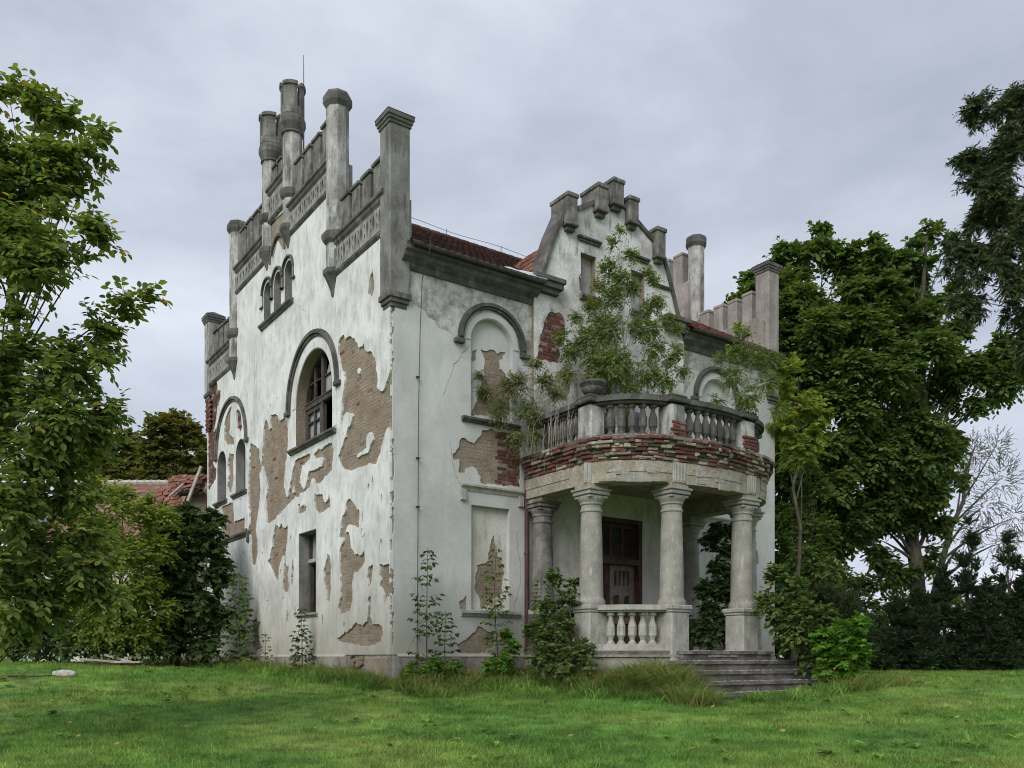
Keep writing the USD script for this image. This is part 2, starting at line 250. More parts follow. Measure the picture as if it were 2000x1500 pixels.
class Frame:
    """A wall plane: u along the wall, n outwards, z up."""
    def __init__(s, o, U, N):
        s.o, s.U, s.N = np.array(o, float), np.array(U, float), np.array(N, float)
        s.flip = np.dot(s.U, np.cross([0, 0, 1.], s.N)) < 0
    def at(s, u, n, z): return s.o + np.multiply.outer(u, s.U) + np.multiply.outer(n, s.N) + np.multiply.outer(z, np.array([0, 0, 1.]))
    def put(s, vf):          # local (u, z, n) -> world
        v, f = vf; v = np.asarray(v, float)
        return s.at(v[:, 0], v[:, 2], v[:, 1]), (np.asarray(f)[:, ::-1] if s.flip else np.asarray(f))
    def ext(s, poly, n0, n1):
        out = []
        for p in polys(poly):
            m = trimesh.creation.extrude_polygon(p, n1 - n0)
            v = np.array(m.vertices); v[:, 2] += n0
            out.append(s.put((v, np.array(m.faces))))
        return join(out)
    def box(s, u0, u1, n0, n1, z0, z1, c=0.012):
        v, f = cbox((u1 - u0, z1 - z0, n1 - n0), c)
        return s.put((v + [(u0 + u1) / 2, (z0 + z1) / 2, (n0 + n1) / 2], f))
    def mould(s, prof, u0, u1):   # profile [(n, z)] run along u
        m = trimesh.creation.extrude_polygon(Polygon(prof), u1 - u0)
        v = np.array(m.vertices); w = np.stack([v[:, 2] + u0, v[:, 1], v[:, 0]], 1)
        return s.put((w, np.array(m.faces)[:, ::-1]))
    def lathe(s, prof, u, n, sides=8, rot=0.0):
        return lathe(prof, s.at(u, n, 0.0), sides, rot)

def polys(g):
    if g.is_empty: return []
    return [p for p in (g.geoms if hasattr(g, 'geoms') else [g]) if p.geom_type == 'Polygon' and p.area > 2e-4]

def lathe(prof, at=(0, 0, 0), sides=16, rot=0.0, cap=True):
    """prof [(radius, z)] bottom to top."""
    a = np.arange(sides) * 2 * np.pi / sides + rot
    c = np.stack([np.cos(a), np.sin(a)], 1); k = len(prof)
    V = np.vstack([np.column_stack([c * r, np.full(sides, z)]) for r, z in prof]); F = []
    for i in range(k - 1):
        j = np.arange(sides); j2 = (j + 1) % sides
        F += np.column_stack([i * sides + j, i * sides + j2, (i + 1) * sides + j2, (i + 1) * sides + j]).tolist()
    F = np.array(F); F = np.vstack([F[:, [0, 1, 2]], F[:, [0, 2, 3]]])
    if cap:
        V = np.vstack([V, [0, 0, prof[0][1]], [0, 0, prof[-1][1]]]); j = np.arange(sides); j2 = (j + 1) % sides
        F = np.vstack([F, np.column_stack([np.full(sides, len(V) - 2), j2, j]), np.column_stack([np.full(sides, len(V) - 1), (k - 1) * sides + j, (k - 1) * sides + j2])])
    return V + np.asarray(at, float), F

def tube(pts, radii, sides=5):
    p = np.asarray(pts, float); r = np.broadcast_to(radii, (len(p),))
    t = np.gradient(p, axis=0); t /= np.linalg.norm(t, axis=1, keepdims=True) + 1e-12
    a = np.cross(t, np.where(np.abs(t[:, 2:]) < .9, [0, 0, 1.0], [1.0, 0, 0])); a /= np.linalg.norm(a, axis=1, keepdims=True) + 1e-12
    b = np.cross(t, a); ang = np.arange(sides) * 2 * np.pi / sides
    v = p[:, None] + r[:, None, None] * (np.cos(ang)[None, :, None] * a[:, None] + np.sin(ang)[None, :, None] * b[:, None])
    i, j = np.meshgrid(np.arange(len(p) - 1), np.arange(sides), indexing='ij')
    q = np.stack([i * sides + j, i * sides + (j + 1) % sides, (i + 1) * sides + (j + 1) % sides, (i + 1) * sides + j], -1).reshape(-1, 4)
    return v.reshape(-1, 3), np.vstack([q[:, [0, 1, 2]], q[:, [0, 2, 3]]])

def rough_edge(pts, amp=0.025, step=0.05, seed=1):
    """A torn outline: the points joined by short uneven pieces."""
    rg = np.random.default_rng(seed); ring = Polygon(pts).exterior; n = max(8, int(ring.length / step))
    q = np.array([ring.interpolate(i / n, normalized=True).coords[0] for i in range(n)])
    d = rg.normal(0, amp, (n, 2)); d = .6 * d + .4 * (np.roll(d, 1, 0) + np.roll(d, -1, 0)) * .7
    return Polygon(q + d).buffer(0)

def arch_poly(u, hw, z0, zs, n=20, k=1.0):
    a = np.linspace(0, np.pi, n)
    return Polygon([(u - hw, z0), (u + hw, z0)] + [(u + hw * math.cos(t), zs + k * hw * math.sin(t)) for t in a])

def arch_band(u, zs, r0, r1, a0=0.0, a1=np.pi, n=28, k=1.0):
    a = np.linspace(a0, a1, n)
    return Polygon([(u + r1 * math.cos(t), zs + k * r1 * math.sin(t)) for t in a] + [(u + r0 * math.cos(t), zs + k * r0 * math.sin(t)) for t in a[::-1]])

def terrain(x, y):
    x = np.asarray(x, float); y = np.asarray(y, float)
    s = (x - CAM[0]) * FW[0] + (y - CAM[1]) * FW[1]
    z = np.interp(s, [-60, 0, 9, 13, 16.4, 18.2, 22, 30, 60, 200], [-1.6, -1.0, -.58, -.42, -.22, -.01, .04, .09, .2, .4])
    z = z - .15 * np.exp(-((x - 6.8) / 2.3) ** 2 - ((y + 5.0) / .9) ** 2)
    z = z + .36 * np.exp(-((x + 5) ** 2 + (y - 10) ** 2) / (2 * 3.6 ** 2))
    return z + .03 * (np.sin(x * .9 + 1.3) * np.sin(y * .8)) 
LEFT_TAN = [[(2.63, 7.83), (2.47, 7.91), (2.32, 7.92), (2.23, 7.83), (2.02, 7.82), (1.84, 7.72), (1.66, 7.6), (1.55, 7.5), (1.52, 7.39), (1.37, 7.37), (1.24, 7.43), (1.2, 7.3), (1.11, 7.23), (0.84, 7.09), (0.71, 6.95), (0.64, 6.79), (0.61, 6.55), (0.58, 6.28), (0.48, 6.16), (0.32, 6.16), (0.2, 6.27), (0.1, 6.36), (0.02, 6.45), (-0.03, 6.48), (-0.03, 5.34), (0.13, 5.33), (0.26, 5.26), (0.32, 5.16), (0.45, 4.92), (0.58, 4.75), (0.71, 4.67), (0.97, 4.73), (1.31, 4.75), (1.59, 4.75), (1.91, 4.76), (2.24, 4.84), (2.47, 4.93), (2.58, 5.06), (2.62, 5.22), (2.47, 5.35), (2.35, 5.48), (2.24, 5.58), (2.09, 5.74), (1.91, 5.82), (1.84, 5.96), (1.87, 6.04), (2.17, 6.13), (2.32, 6.07), (2.43, 5.94), (2.48, 5.85), (2.47, 6.1), (2.43, 6.41), (2.32, 6.69), (2.26, 6.93), (2.35, 7.08), (2.47, 7.14), (2.54, 7.38), (2.62, 7.65)], [(7.67, 7.02), (7.5, 7.13), (7.34, 7.02), (7.28, 6.82), (7.17, 6.84), (7.15, 7.17), (6.75, 7.15), (6.44, 6.9), (6.03, 6.91), (5.88, 6.74), (5.83, 6.51), (5.83, 6.15), (5.93, 5.82), (6.08, 5.48), (6.11, 5.13), (6.03, 4.86), (5.91, 4.78), (5.82, 4.79), (5.69, 5.09), (5.54, 5.32), (5.4, 5.5), (5.3, 5.64), (4.89, 5.62), (4.52, 5.62), (4.26, 5.58), (4.44, 5.46), (4.84, 5.37), (4.93, 5.18), (5.02, 5.02), (4.89, 4.89), (4.66, 4.77), (4.52, 5.0), (4.44, 5.16), (4.0, 5.15), (3.58, 5.17), (3.49, 5.26), (3.58, 5.39), (4.0, 5.38), (4.09, 5.5), (3.91, 5.6), (3.49, 5.58), (3.21, 5.62), (3.01, 5.62), (2.89, 5.43), (2.93, 5.25), (2.97, 4.97), (3.09, 4.92), (3.41, 4.88), (3.66, 4.76), (4.04, 4.81), (4.17, 4.98), (4.35, 4.77), (4.7, 4.73), (5.16, 4.66), (5.35, 4.68), (5.83, 4.57), (6.34, 4.43), (6.75, 4.34), (6.96, 4.29), (7.23, 4.25), (7.39, 4.23), (7.56, 4.63), (7.56, 4.98), (7.39, 5.22), (7.78, 5.86), (7.89, 5.97), (7.84, 6.17), (7.78, 6.55)], [(8.86, 6.73), (8.65, 6.72), (8.18, 6.47), (7.95, 6.0), (7.84, 5.87), (8.06, 5.75), (7.97, 5.38), (8.01, 5.0), (8.18, 4.64), (8.35, 4.2), (8.24, 3.99), (8.18, 3.75), (8.24, 3.48), (8.41, 3.19), (8.71, 3.22), (8.83, 3.66), (8.83, 3.94), (9.01, 4.24), (8.91, 4.42), (8.95, 4.82), (9.01, 5.15), (9.03, 5.55), (8.95, 5.91), (8.95, 6.27)], [(6.75, 4.22), (6.52, 4.01), (6.34, 4.12), (6.13, 3.98), (5.83, 4.0), (5.83, 3.79), (5.93, 3.51), (6.01, 3.2), (5.98, 3.01), (5.77, 2.92), (5.83, 2.72), (5.77, 2.46), (5.83, 2.27), (6.08, 2.28), (6.23, 2.4), (6.18, 2.56), (6.13, 2.92), (6.13, 3.21), (6.28, 3.24), (6.42, 3.09), (6.49, 2.8), (6.59, 2.63), (6.75, 2.64), (6.96, 2.84), (7.17, 3.01), (7.39, 3.21), (7.23, 3.24), (7.07, 3.56), (6.91, 3.95)], [(5.47, 3.11), (5.4, 2.86), (5.45, 2.54), (5.56, 2.34), (5.64, 2.52), (5.56, 2.87)], [(5.14, 4.44), (4.98, 4.46), (4.89, 4.38), (4.79, 4.44), (4.72, 4.34), (4.57, 4.36), (4.57, 4.22), (4.89, 4.23), (5.12, 4.23)], [(4.0, 4.57), (3.54, 4.47), (3.49, 4.33), (3.37, 4.28), (3.21, 4.32), (3.17, 4.46), (3.09, 4.24), (3.09, 4.11), (3.41, 4.06), (3.74, 4.04), (4.04, 4.15), (4.04, 4.35)], [(2.17, 4.1), (1.95, 4.13), (1.8, 4.03), (1.66, 3.91), (1.48, 3.78), (1.48, 3.46), (1.69, 3.46), (1.84, 3.52), (2.09, 3.55), (2.24, 3.4), (2.09, 3.4), (1.98, 3.29), (1.98, 3.18), (1.91, 3.02), (1.73, 2.88), (1.38, 2.82), (1.24, 2.88), (1.21, 2.68), (1.31, 2.54), (1.52, 2.47), (1.77, 2.46), (1.84, 2.19), (1.87, 1.79), (2.02, 1.59), (2.54, 1.55), (2.62, 1.71), (2.58, 1.89), (2.47, 2.01), (2.54, 2.3), (2.53, 2.74), (2.58, 3.03), (2.35, 3.19), (2.32, 3.28), (2.58, 3.33), (2.47, 3.52), (2.43, 3.77), (2.24, 3.9)], [(3.19, 3.06), (3.05, 2.79), (3.05, 2.27), (3.09, 1.86), (3.21, 1.86), (3.31, 2.06), (3.45, 2.37), (3.49, 2.63), (3.37, 2.82)], [(1.0, 2.52), (0.8, 2.56), (0.84, 2.33), (0.9, 2.13), (1.04, 2.08), (1.07, 2.32)], [(0.51, 2.53), (0.26, 2.5), (0.03, 2.52), (0.03, 1.7), (0.16, 1.85), (0.26, 1.68), (0.35, 1.92), (0.45, 2.07)], [(2.35, 1.1), (2.09, 1.16), (1.66, 1.33), (1.38, 1.26), (1.11, 1.34), (1.04, 1.6), (1.04, 1.87), (0.92, 1.86), (0.9, 1.42), (0.84, 1.3), (0.38, 1.23), (0.32, 1.06), (0.45, 0.91), (0.71, 0.82), (1.24, 0.81), (1.87, 0.83), (2.62, 0.92), (2.7, 1.01)], [(8.71, 1.56), (8.35, 1.7), (7.95, 1.54), (8.18, 1.35), (8.06, 1.08), (7.89, 0.84), (8.53, 0.69), (8.65, 1.17)], [(5.93, 1.83), (5.82, 1.79), (5.83, 1.47), (5.93, 1.45)], [(0.84, 8.92), (0.75, 8.59), (0.75, 8.45), (0.86, 8.32), (1.05, 8.44), (0.98, 8.71)], [(11.33, 7.86), (11.2, 8.06), (10.87, 8.21), (10.54, 8.26), (10.68, 8.13), (10.71, 7.72), (10.8, 7.51), (10.68, 7.34), (10.38, 7.27), (10.32, 7.04), (11.08, 7.15), (11.33, 7.35)], [(10.87, 6.88), (10.38, 6.75), (10.44, 6.39), (10.38, 6.0), (10.62, 5.67), (10.8, 5.58), (10.99, 5.84), (10.87, 6.2), (10.99, 6.49)], [(11.62, 5.3), (11.08, 5.32), (10.46, 5.3), (10.32, 4.68), (9.34, 4.7), (9.37, 4.35), (9.08, 4.33), (9.06, 4.13), (11.62, 4.27)], [(8.73, 6.65), (8.62, 6.7), (8.25, 6.52), (8.05, 6.44), (8.02, 5.98), (8.2, 5.7), (8.41, 5.6), (8.73, 5.3), (8.95, 5.15), (9.06, 5.35), (8.95, 5.87), (8.93, 6.11)]]
LEFT_RED = [[(12.94, 9.38), (12.62, 9.48), (12.15, 9.47), (12.02, 9.16), (11.71, 8.97), (11.82, 8.67), (12.08, 8.57), (12.15, 8.23), (12.48, 7.87), (12.08, 7.94), (12.0, 7.77), (12.08, 7.39), (12.15, 7.05), (12.55, 7.01), (12.42, 6.78), (12.15, 6.61), (12.24, 6.32), (12.76, 6.12), (13.15, 6.06), (13.15, 7.81), (13.01, 8.14)], [(10.14, 8.0), (9.97, 8.02), (9.68, 7.79), (9.56, 7.39), (9.79, 7.28), (10.06, 7.47)]]
LEFT_ISLAND = [[(1.52, 6.97), (1.46, 6.9), (1.5, 6.81), (1.59, 6.9)], [(0.97, 5.45), (0.85, 5.4), (0.85, 5.21), (0.97, 5.06), (1.11, 4.99), (1.38, 5.0), (1.52, 4.97), (1.62, 5.0), (1.59, 5.07), (1.31, 5.08), (1.16, 5.09), (1.14, 5.3), (1.07, 5.4)], [(5.45, 4.98), (5.3, 4.94), (5.4, 4.8), (5.54, 4.79)]]
RIGHT_TAN = [[(1.43, 4.96), (1.52, 5.03), (1.6, 5.13), (1.67, 5.32), (1.79, 5.32), (1.98, 5.22), (2.09, 5.38), (2.24, 5.6), (2.44, 5.65), (2.65, 5.62), (3.02, 5.63), (3.2, 5.61), (3.24, 5.14), (3.23, 4.46), (2.14, 4.4), (2.16, 4.53), (2.04, 4.72), (1.79, 4.71), (1.77, 4.57), (1.61, 4.57), (1.61, 4.88), (1.45, 4.86)], [(1.55, 0.83), (1.79, 0.98), (1.99, 1.15), (2.09, 1.25), (2.24, 1.19), (2.55, 1.11), (2.55, 0.81), (2.14, 0.64), (1.65, 0.64)], [(1.62, 1.8), (1.79, 1.92), (1.8, 1.61), (1.61, 1.6)]]
RIGHT_NICHE_UP = [[(2.26, 7.42), (2.31, 7.37), (2.41, 7.43), (2.55, 7.5), (2.64, 7.46), (2.7, 7.41), (2.79, 7.46), (2.91, 7.48), (2.83, 7.38), (2.77, 7.24), (2.77, 7.09), (2.89, 7.03), (2.87, 6.86), (3.0, 6.7), (3.11, 6.47), (3.13, 6.1), (1.99, 5.91), (2.15, 6.27), (2.26, 6.59), (2.33, 6.85), (2.33, 7.25)], [(2.0, 7.35), (2.12, 7.39), (2.12, 7.17), (2.0, 7.12)]]
RIGHT_NICHE_LOW = [[(2.58, 3.31), (2.63, 3.14), (2.73, 2.85), (2.86, 2.64), (2.86, 2.29), (2.78, 1.99), (2.47, 1.76), (2.27, 1.62), (2.22, 1.88), (2.09, 2.04), (2.09, 2.38), (2.17, 2.47), (2.14, 2.62), (2.32, 2.65), (2.45, 2.74), (2.5, 3.09)]]
RIGHT_DORMER = [[(3.95, 8.54), (4.19, 8.61), (4.35, 8.6), (4.47, 8.44), (4.45, 8.11), (4.31, 7.7), (4.27, 7.4), (4.19, 7.42), (3.6, 7.4), (3.67, 7.6), (3.71, 7.83), (3.79, 8.1), (3.83, 8.33)], [(4.39, 7.39), (4.6, 7.53), (4.64, 7.05), (4.52, 6.65), (4.07, 6.51), (3.95, 6.93), (4.19, 7.13)]]
NEAR_TREE = [(-7.2, -3.75, 7.44, 0.42), (-6.81, -4.02, 7.25, 0.36), (-7.03, -4.24, 6.63, 0.5), (-6.63, -4.39, 6.69, 0.34), (-6.43, -4.53, 6.63, 0.2), (-6.34, -4.59, 6.85, 0.13), (-7.23, -4.09, 6.14, 0.6), (-6.77, -4.41, 6.14, 0.42), (-6.49, -4.37, 6.31, 0.2), (-6.48, -4.5, 5.57, 0.3), (-6.33, -4.6, 5.73, 0.15), (-6.83, -4.38, 5.34, 0.48), (-7.2, -4.36, 5.31, 0.55), (-7.08, -4.2, 4.97, 0.42), (-7.03, -4.24, 3.95, 0.45), (-6.66, -4.37, 4.26, 0.34), (-6.31, -4.5, 4.58, 0.26), (-6.03, -4.57, 4.87, 0.22), (-5.85, -4.7, 5.03, 0.13), (-6.35, -4.59, 4.2, 0.26), (-6.67, -4.48, 3.76, 0.4), (-7.15, -4.39, 3.49, 0.55), (-6.83, -4.38, 3.3, 0.5), (-6.36, -4.46, 3.6, 0.27), (-6.14, -4.61, 3.55, 0.15), (-6.48, -4.5, 3.2, 0.3), (-7.21, -4.47, 2.86, 0.55), (-6.79, -4.28, 2.76, 0.4), (-7.06, -4.58, 2.26, 0.55), (-6.58, -4.43, 2.26, 0.36), (-7.21, -4.47, 1.72, 0.55), (-6.72, -4.45, 1.69, 0.45), (-6.41, -4.42, 1.78, 0.28), (-7.05, -4.46, 1.25, 0.45), (-6.61, -4.41, 1.27, 0.36), (-6.31, -4.5, 1.4, 0.2), (-7.24, -4.21, 1.07, 0.3), (-6.81, -4.27, 1.11, 0.26), (-7.22, -3.62, 4.3, 0.25), (-7.82, -3.31, 6.49, 0.7), (-7.93, -3.24, 5.22, 0.8), (-7.93, -3.24, 3.95, 0.8), (-7.93, -3.24, 2.68, 0.8), (-7.93, -3.24, 1.53, 0.6), (-7.58, -2.75, 6.28, 0.6), (-7.52, -2.79, 3.47, 0.6), (-8.45, -2.63, 4.66, 0.8), (-8.45, -2.63, 3.04, 0.8)]
MAPLE_A = [(17.74, 5.89, 13.36, 0.8), (18.58, 5.3, 14.43, 1.0), (19.22, 4.86, 15.59, 1.0), (20.17, 4.19, 16.08, 0.75), (20.89, 3.69, 15.5, 0.55), (18.69, 4.0, 13.44, 1.2), (19.93, 3.14, 13.26, 1.1), (20.09, 2.41, 12.32, 1.2), (19.16, 3.68, 11.75, 1.35), (19.03, 3.16, 9.72, 1.4), (19.64, 2.12, 10.12, 1.3), (18.58, 3.48, 7.87, 1.3), (19.34, 2.33, 8.12, 1.4), (19.18, 3.05, 6.39, 1.25), (18.62, 4.06, 5.91, 1.1), (18.62, 4.06, 4.41, 1.0), (19.93, 3.14, 4.79, 0.7), (19.06, 4.97, 12.68, 1.0), (19.22, 4.86, 10.74, 1.1), (19.22, 4.86, 7.44, 1.1), (19.4, 5.95, 12.25, 1.2), (19.59, 3.99, 3.51, 0.8), (19.64, 5.78, 9.25, 1.2), (19.64, 5.78, 5.85, 1.1), (21.36, 4.58, 11.85, 1.5), (21.04, 4.81, 9.25, 1.5), (22.06, 3.48, 14.84, 1.0), (20.97, 5.46, 12.42, 1.4), (21.69, 4.35, 7.65, 1.3), (19.07, 6.18, 13.45, 0.9)]
MAPLE_B = [(21.76, 3.08, 15.69, 0.75), (22.48, 2.57, 15.59, 0.55), (23.12, 2.13, 15.79, 0.5), (21.16, 2.28, 14.01, 1.1), (22.72, 1.8, 13.65, 1.0), (23.96, 1.54, 13.07, 0.8), (24.34, 1.27, 11.91, 0.6), (21.61, 1.35, 11.58, 1.35), (23.99, 1.52, 10.64, 0.9), (20.39, 1.6, 10.12, 1.3), (21.84, 1.19, 9.35, 1.25), (24.12, 1.43, 8.9, 0.65), (20.74, 1.71, 8.19, 1.3), (21.69, 1.3, 7.68, 1.2), (23.96, 1.54, 7.54, 0.65), (20.47, 2.15, 6.48, 1.1), (22.24, 1.52, 6.2, 1.0), (23.77, 1.67, 5.69, 0.6), (21.16, 2.28, 4.88, 0.7), (23.86, 0.39, 11.37, 0.6), (24.55, -0.1, 11.75, 0.65), (25.25, -0.58, 10.71, 0.8), (24.55, -0.1, 10.53, 0.65), (23.94, 0.33, 9.87, 0.4), (23.63, 0.55, 10.81, 0.6), (23.51, 1.85, 4.43, 0.4), (23.83, 1.63, 16.76, 0.4), (24.23, 1.35, 16.18, 0.3), (22.25, 2.13, 3.9, 0.6), (23.97, 0.92, 14.22, 0.35), (23.19, 2.69, 9.32, 1.5), (23.19, 2.69, 12.08, 1.4), (23.83, 2.24, 14.84, 0.9), (23.19, 2.69, 6.95, 1.2), (22.22, 3.37, 5.97, 1.1), (22.86, 2.91, 13.65, 1.2), (25.58, 0.4, 11.52, 0.7)]
CORNER_TREE = [(12.53, -0.22, 8.79, 0.4), (12.94, -0.51, 7.76, 0.5), (13.27, -0.75, 7.51, 0.3), (12.43, -0.16, 7.24, 0.5), (12.79, -0.41, 6.51, 0.45), (13.13, -0.64, 6.95, 0.4), (12.68, 0.04, 8.21, 0.4)]
CORNER_UNDER = [(14.05, 0.42, 5.6, 0.38), (14.03, 0.43, 4.35, 0.4), (14.14, -0.13, 5.52, 0.4), (14.06, 0.54, 4.99, 0.35), (14.2, -0.17, 4.45, 0.45), (13.82, 0.09, 3.69, 0.45), (13.78, 0.37, 3.09, 0.35), (14.26, -0.22, 3.23, 0.5), (13.88, 0.05, 6.13, 0.3), (13.82, 0.09, 2.46, 0.42), (14.51, -0.39, 2.31, 0.4)]
CONIFER = [(11.39, -6.75, 12.62, 0.4), (10.98, -6.47, 12.43, 0.28), (11.14, -7.19, 11.81, 0.5), (11.14, -6.58, 11.56, 0.45), (10.73, -6.29, 11.5, 0.3), (10.96, -7.06, 10.73, 0.5), (10.89, -6.4, 11.0, 0.3), (11.35, -6.72, 10.33, 0.5), (11.01, -6.49, 10.16, 0.35), (11.14, -7.19, 9.64, 0.5), (10.84, -6.37, 9.6, 0.4), (10.55, -6.16, 9.32, 0.3), (10.8, -6.83, 9.14, 0.45), (11.2, -7.11, 8.65, 0.4), (10.73, -6.29, 8.76, 0.32), (10.57, -6.18, 8.37, 0.2), (10.95, -6.45, 8.32, 0.28), (11.53, -6.85, 8.21, 0.22), (11.69, -6.96, 8.04, 0.22), (12.13, -7.27, 12.12, 0.7), (12.22, -7.33, 10.66, 0.8), (12.22, -7.33, 9.1, 0.8), (12.31, -7.4, 7.76, 0.7), (11.94, -7.14, 12.9, 0.5), (12.58, -7.59, 13.24, 0.5), (13.51, -7.63, 11.85, 0.8), (13.51, -7.63, 9.78, 0.8), (13.51, -7.63, 7.83, 0.8), (13.13, -7.36, 6.11, 0.7)]
MAPLE_SHRUB = [(-1.57, 9.64, 4.56, 0.42), (-1.0, 9.25, 4.52, 0.3), (-1.91, 9.88, 4.3, 0.6), (-1.33, 8.86, 3.79, 0.6), (-1.92, 9.28, 3.07, 0.7), (-1.07, 8.68, 2.93, 0.42), (-2.39, 9.61, 2.5, 0.6), (-1.62, 8.82, 2.05, 0.7), (-1.03, 8.66, 1.78, 0.38), (-2.2, 9.23, 1.26, 0.6), (-1.47, 8.6, 0.98, 0.45), (-1.78, 10.4, 4.68, 0.28), (-2.33, 10.17, 3.86, 0.4), (-0.86, 8.9, 3.32, 0.2)]
LIGHT_SHRUB = [(-4.08, 8.96, 5.01, 0.35), (-3.62, 8.63, 4.74, 0.45), (-3.97, 8.88, 3.86, 0.6), (-3.22, 8.35, 4.27, 0.5), (-3.46, 8.28, 3.23, 0.7), (-4.17, 8.78, 2.9, 0.6), (-3.03, 8.22, 2.51, 0.45), (-3.9, 8.59, 1.89, 0.6), (-3.14, 8.3, 1.5, 0.45), (-2.97, 8.18, 4.61, 0.24), (-2.58, 7.91, 4.27, 0.3), (-4.52, 9.27, 4.27, 0.4), (-4.63, 9.35, 3.32, 0.5), (-3.68, 8.43, 1.22, 0.4), (-4.23, 8.82, 1.15, 0.35), (-2.97, 8.18, 1.09, 0.4), (-2.59, 8.16, 1.85, 0.4), (-3.45, 8.03, 2.21, 0.5), (-4.41, 8.82, 2.09, 0.5), (-2.7, 8.24, 3.48, 0.45)]
DARK_SHRUB = [(-4.44, 9.82, 1.38, 0.45), (-5.35, 10.46, 1.38, 0.45), (-6.14, 11.01, 1.45, 0.45), (-4.82, 10.7, 2.31, 0.55), (-5.75, 11.35, 2.46, 0.6), (-6.79, 12.08, 2.03, 0.6), (-3.88, 9.43, 1.1, 0.25), (-6.79, 12.08, 3.44, 0.6), (-5.34, 11.67, 3.65, 0.6), (-4.86, 9.5, 0.96, 0.3), (-5.74, 10.12, 0.96, 0.3), (-6.41, 10.59, 0.96, 0.3), (-3.9, 10.05, 1.75, 0.5), (-3.2, 9.57, 1.33, 0.5), (-2.63, 9.16, 1.19, 0.45), (-6.1, 11.59, 2.74, 0.6), (-6.64, 10.51, 0.8, 0.26), (-6.29, 10.63, 0.81, 0.26), (-5.99, 10.05, 0.8, 0.26), (-5.62, 10.16, 0.81, 0.26), (-5.33, 9.59, 0.8, 0.26), (-4.95, 9.69, 0.81, 0.26), (-4.67, 9.13, 0.8, 0.26), (-4.34, 8.9, 0.8, 0.26), (-3.95, 8.99, 0.81, 0.26), (-3.68, 8.43, 0.8, 0.26), (-3.28, 8.52, 0.81, 0.26), (-3.02, 7.97, 0.8, 0.26), (-2.62, 8.06, 0.81, 0.26), (-6.59, 11.45, 1.24, 0.38), (-6.07, 11.09, 1.24, 0.38), (-5.56, 10.73, 1.24, 0.38), (-5.05, 10.37, 1.24, 0.38), (-4.54, 10.01, 1.24, 0.38), (-4.03, 9.66, 1.24, 0.38), (-3.52, 9.3, 1.24, 0.38), (-3.0, 8.94, 1.24, 0.38), (-2.49, 8.58, 1.24, 0.38)]
FAR_TREE_A = [(5.22, 41.51, 14.79, 1.3), (6.42, 40.67, 14.62, 1.1), (4.69, 41.88, 13.49, 1.1), (7.08, 40.21, 13.33, 1.1), (5.75, 41.14, 12.84, 1.2), (6.95, 40.3, 11.71, 1.2), (4.96, 41.69, 12.04, 1.2), (5.89, 41.04, 15.43, 0.7)]
FAR_TREE_B = [(3.87, 46.12, 14.71, 1.1), (3.03, 46.71, 14.03, 1.0), (4.42, 45.73, 13.51, 1.1), (2.05, 47.39, 14.03, 1.2), (0.93, 48.17, 14.37, 1.2), (3.45, 46.41, 12.66, 1.2), (-0.47, 49.15, 14.37, 1.2), (2.05, 47.39, 12.66, 1.2)]
BROOM = [(13.81, -1.13, 1.87, 0.6), (13.51, -0.91, 1.36, 0.55), (14.18, -1.38, 1.21, 0.55), (13.7, -1.29, 0.84, 0.6), (14.36, -1.51, 0.7, 0.35), (13.57, -0.71, 2.25, 0.4)]
ELDER = [(7.36, -3.93, 2.34, 0.26), (7.66, -4.14, 2.06, 0.32), (7.04, -3.95, 1.71, 0.28), (7.56, -4.32, 1.49, 0.36), (8.14, -4.48, 1.39, 0.34), (7.43, -4.22, 1.05, 0.3), (7.88, -4.54, 0.88, 0.32), (7.37, -4.06, 1.44, 0.25), (7.7, -4.41, 0.55, 0.2)]
BRIGHT_SHRUB = [(7.67, -5.12, 0.92, 0.3), (7.93, -5.31, 1.09, 0.25), (7.58, -5.31, 0.5, 0.34), (7.45, -5.22, 0.34, 0.24), (8.2, -5.37, 1.3, 0.15), (7.88, -5.52, 0.71, 0.2), (7.49, -5.37, 0.13, 0.18), (7.63, -4.97, 0.93, 0.22)]
BARE_TREE = [(34.01, 5.49, 10.56, 1.0), (34.92, 4.85, 10.8, 1.0), (33.6, 5.77, 9.32, 1.0), (35.22, 4.64, 9.32, 1.2), (34.41, 5.21, 7.84, 1.2), (35.73, 4.29, 7.34, 1.0), (34.01, 5.49, 6.6, 0.9), (35.22, 4.64, 6.11, 1.0)]
BIRCH_MAIN = [(5.08, -1.11, 10.08, 0.14), (5.01, -1.06, 9.49, 0.26), (5.09, -1.12, 8.84, 0.34), (4.96, -1.03, 8.14, 0.45), (5.54, -1.44, 8.14, 0.3), (4.49, -0.95, 7.83, 0.32), (5.83, -1.64, 7.67, 0.26), (4.21, -0.75, 7.54, 0.26), (4.84, -1.43, 7.18, 0.5), (5.59, -1.72, 7.07, 0.34), (6.12, -1.84, 7.43, 0.2), (4.11, -0.68, 7.01, 0.2), (5.12, -1.63, 6.55, 0.3), (5.88, -1.92, 6.84, 0.24), (4.72, -0.86, 8.61, 0.24), (5.44, -1.37, 9.02, 0.22), (5.73, -1.57, 8.61, 0.22), (4.51, -1.2, 6.83, 0.3), (6.48, -1.73, 8.25, 0.14), (6.04, -1.42, 9.33, 0.16), (5.39, -1.33, 9.79, 0.18), (5.22, -1.21, 10.35, 0.12), (5.7, -1.55, 9.37, 0.16), (6.14, -1.73, 8.35, 0.2), (6.35, -1.88, 7.64, 0.2), (4.02, -0.61, 7.89, 0.18), (4.37, -0.74, 8.33, 0.18), (6.45, -1.95, 7.21, 0.16), (5.64, -1.75, 8.06, 0.26), (5.18, -1.31, 9.21, 0.24), (4.82, -0.93, 9.08, 0.18), (4.46, -1.17, 7.29, 0.28), (5.92, -1.71, 8.73, 0.18)]
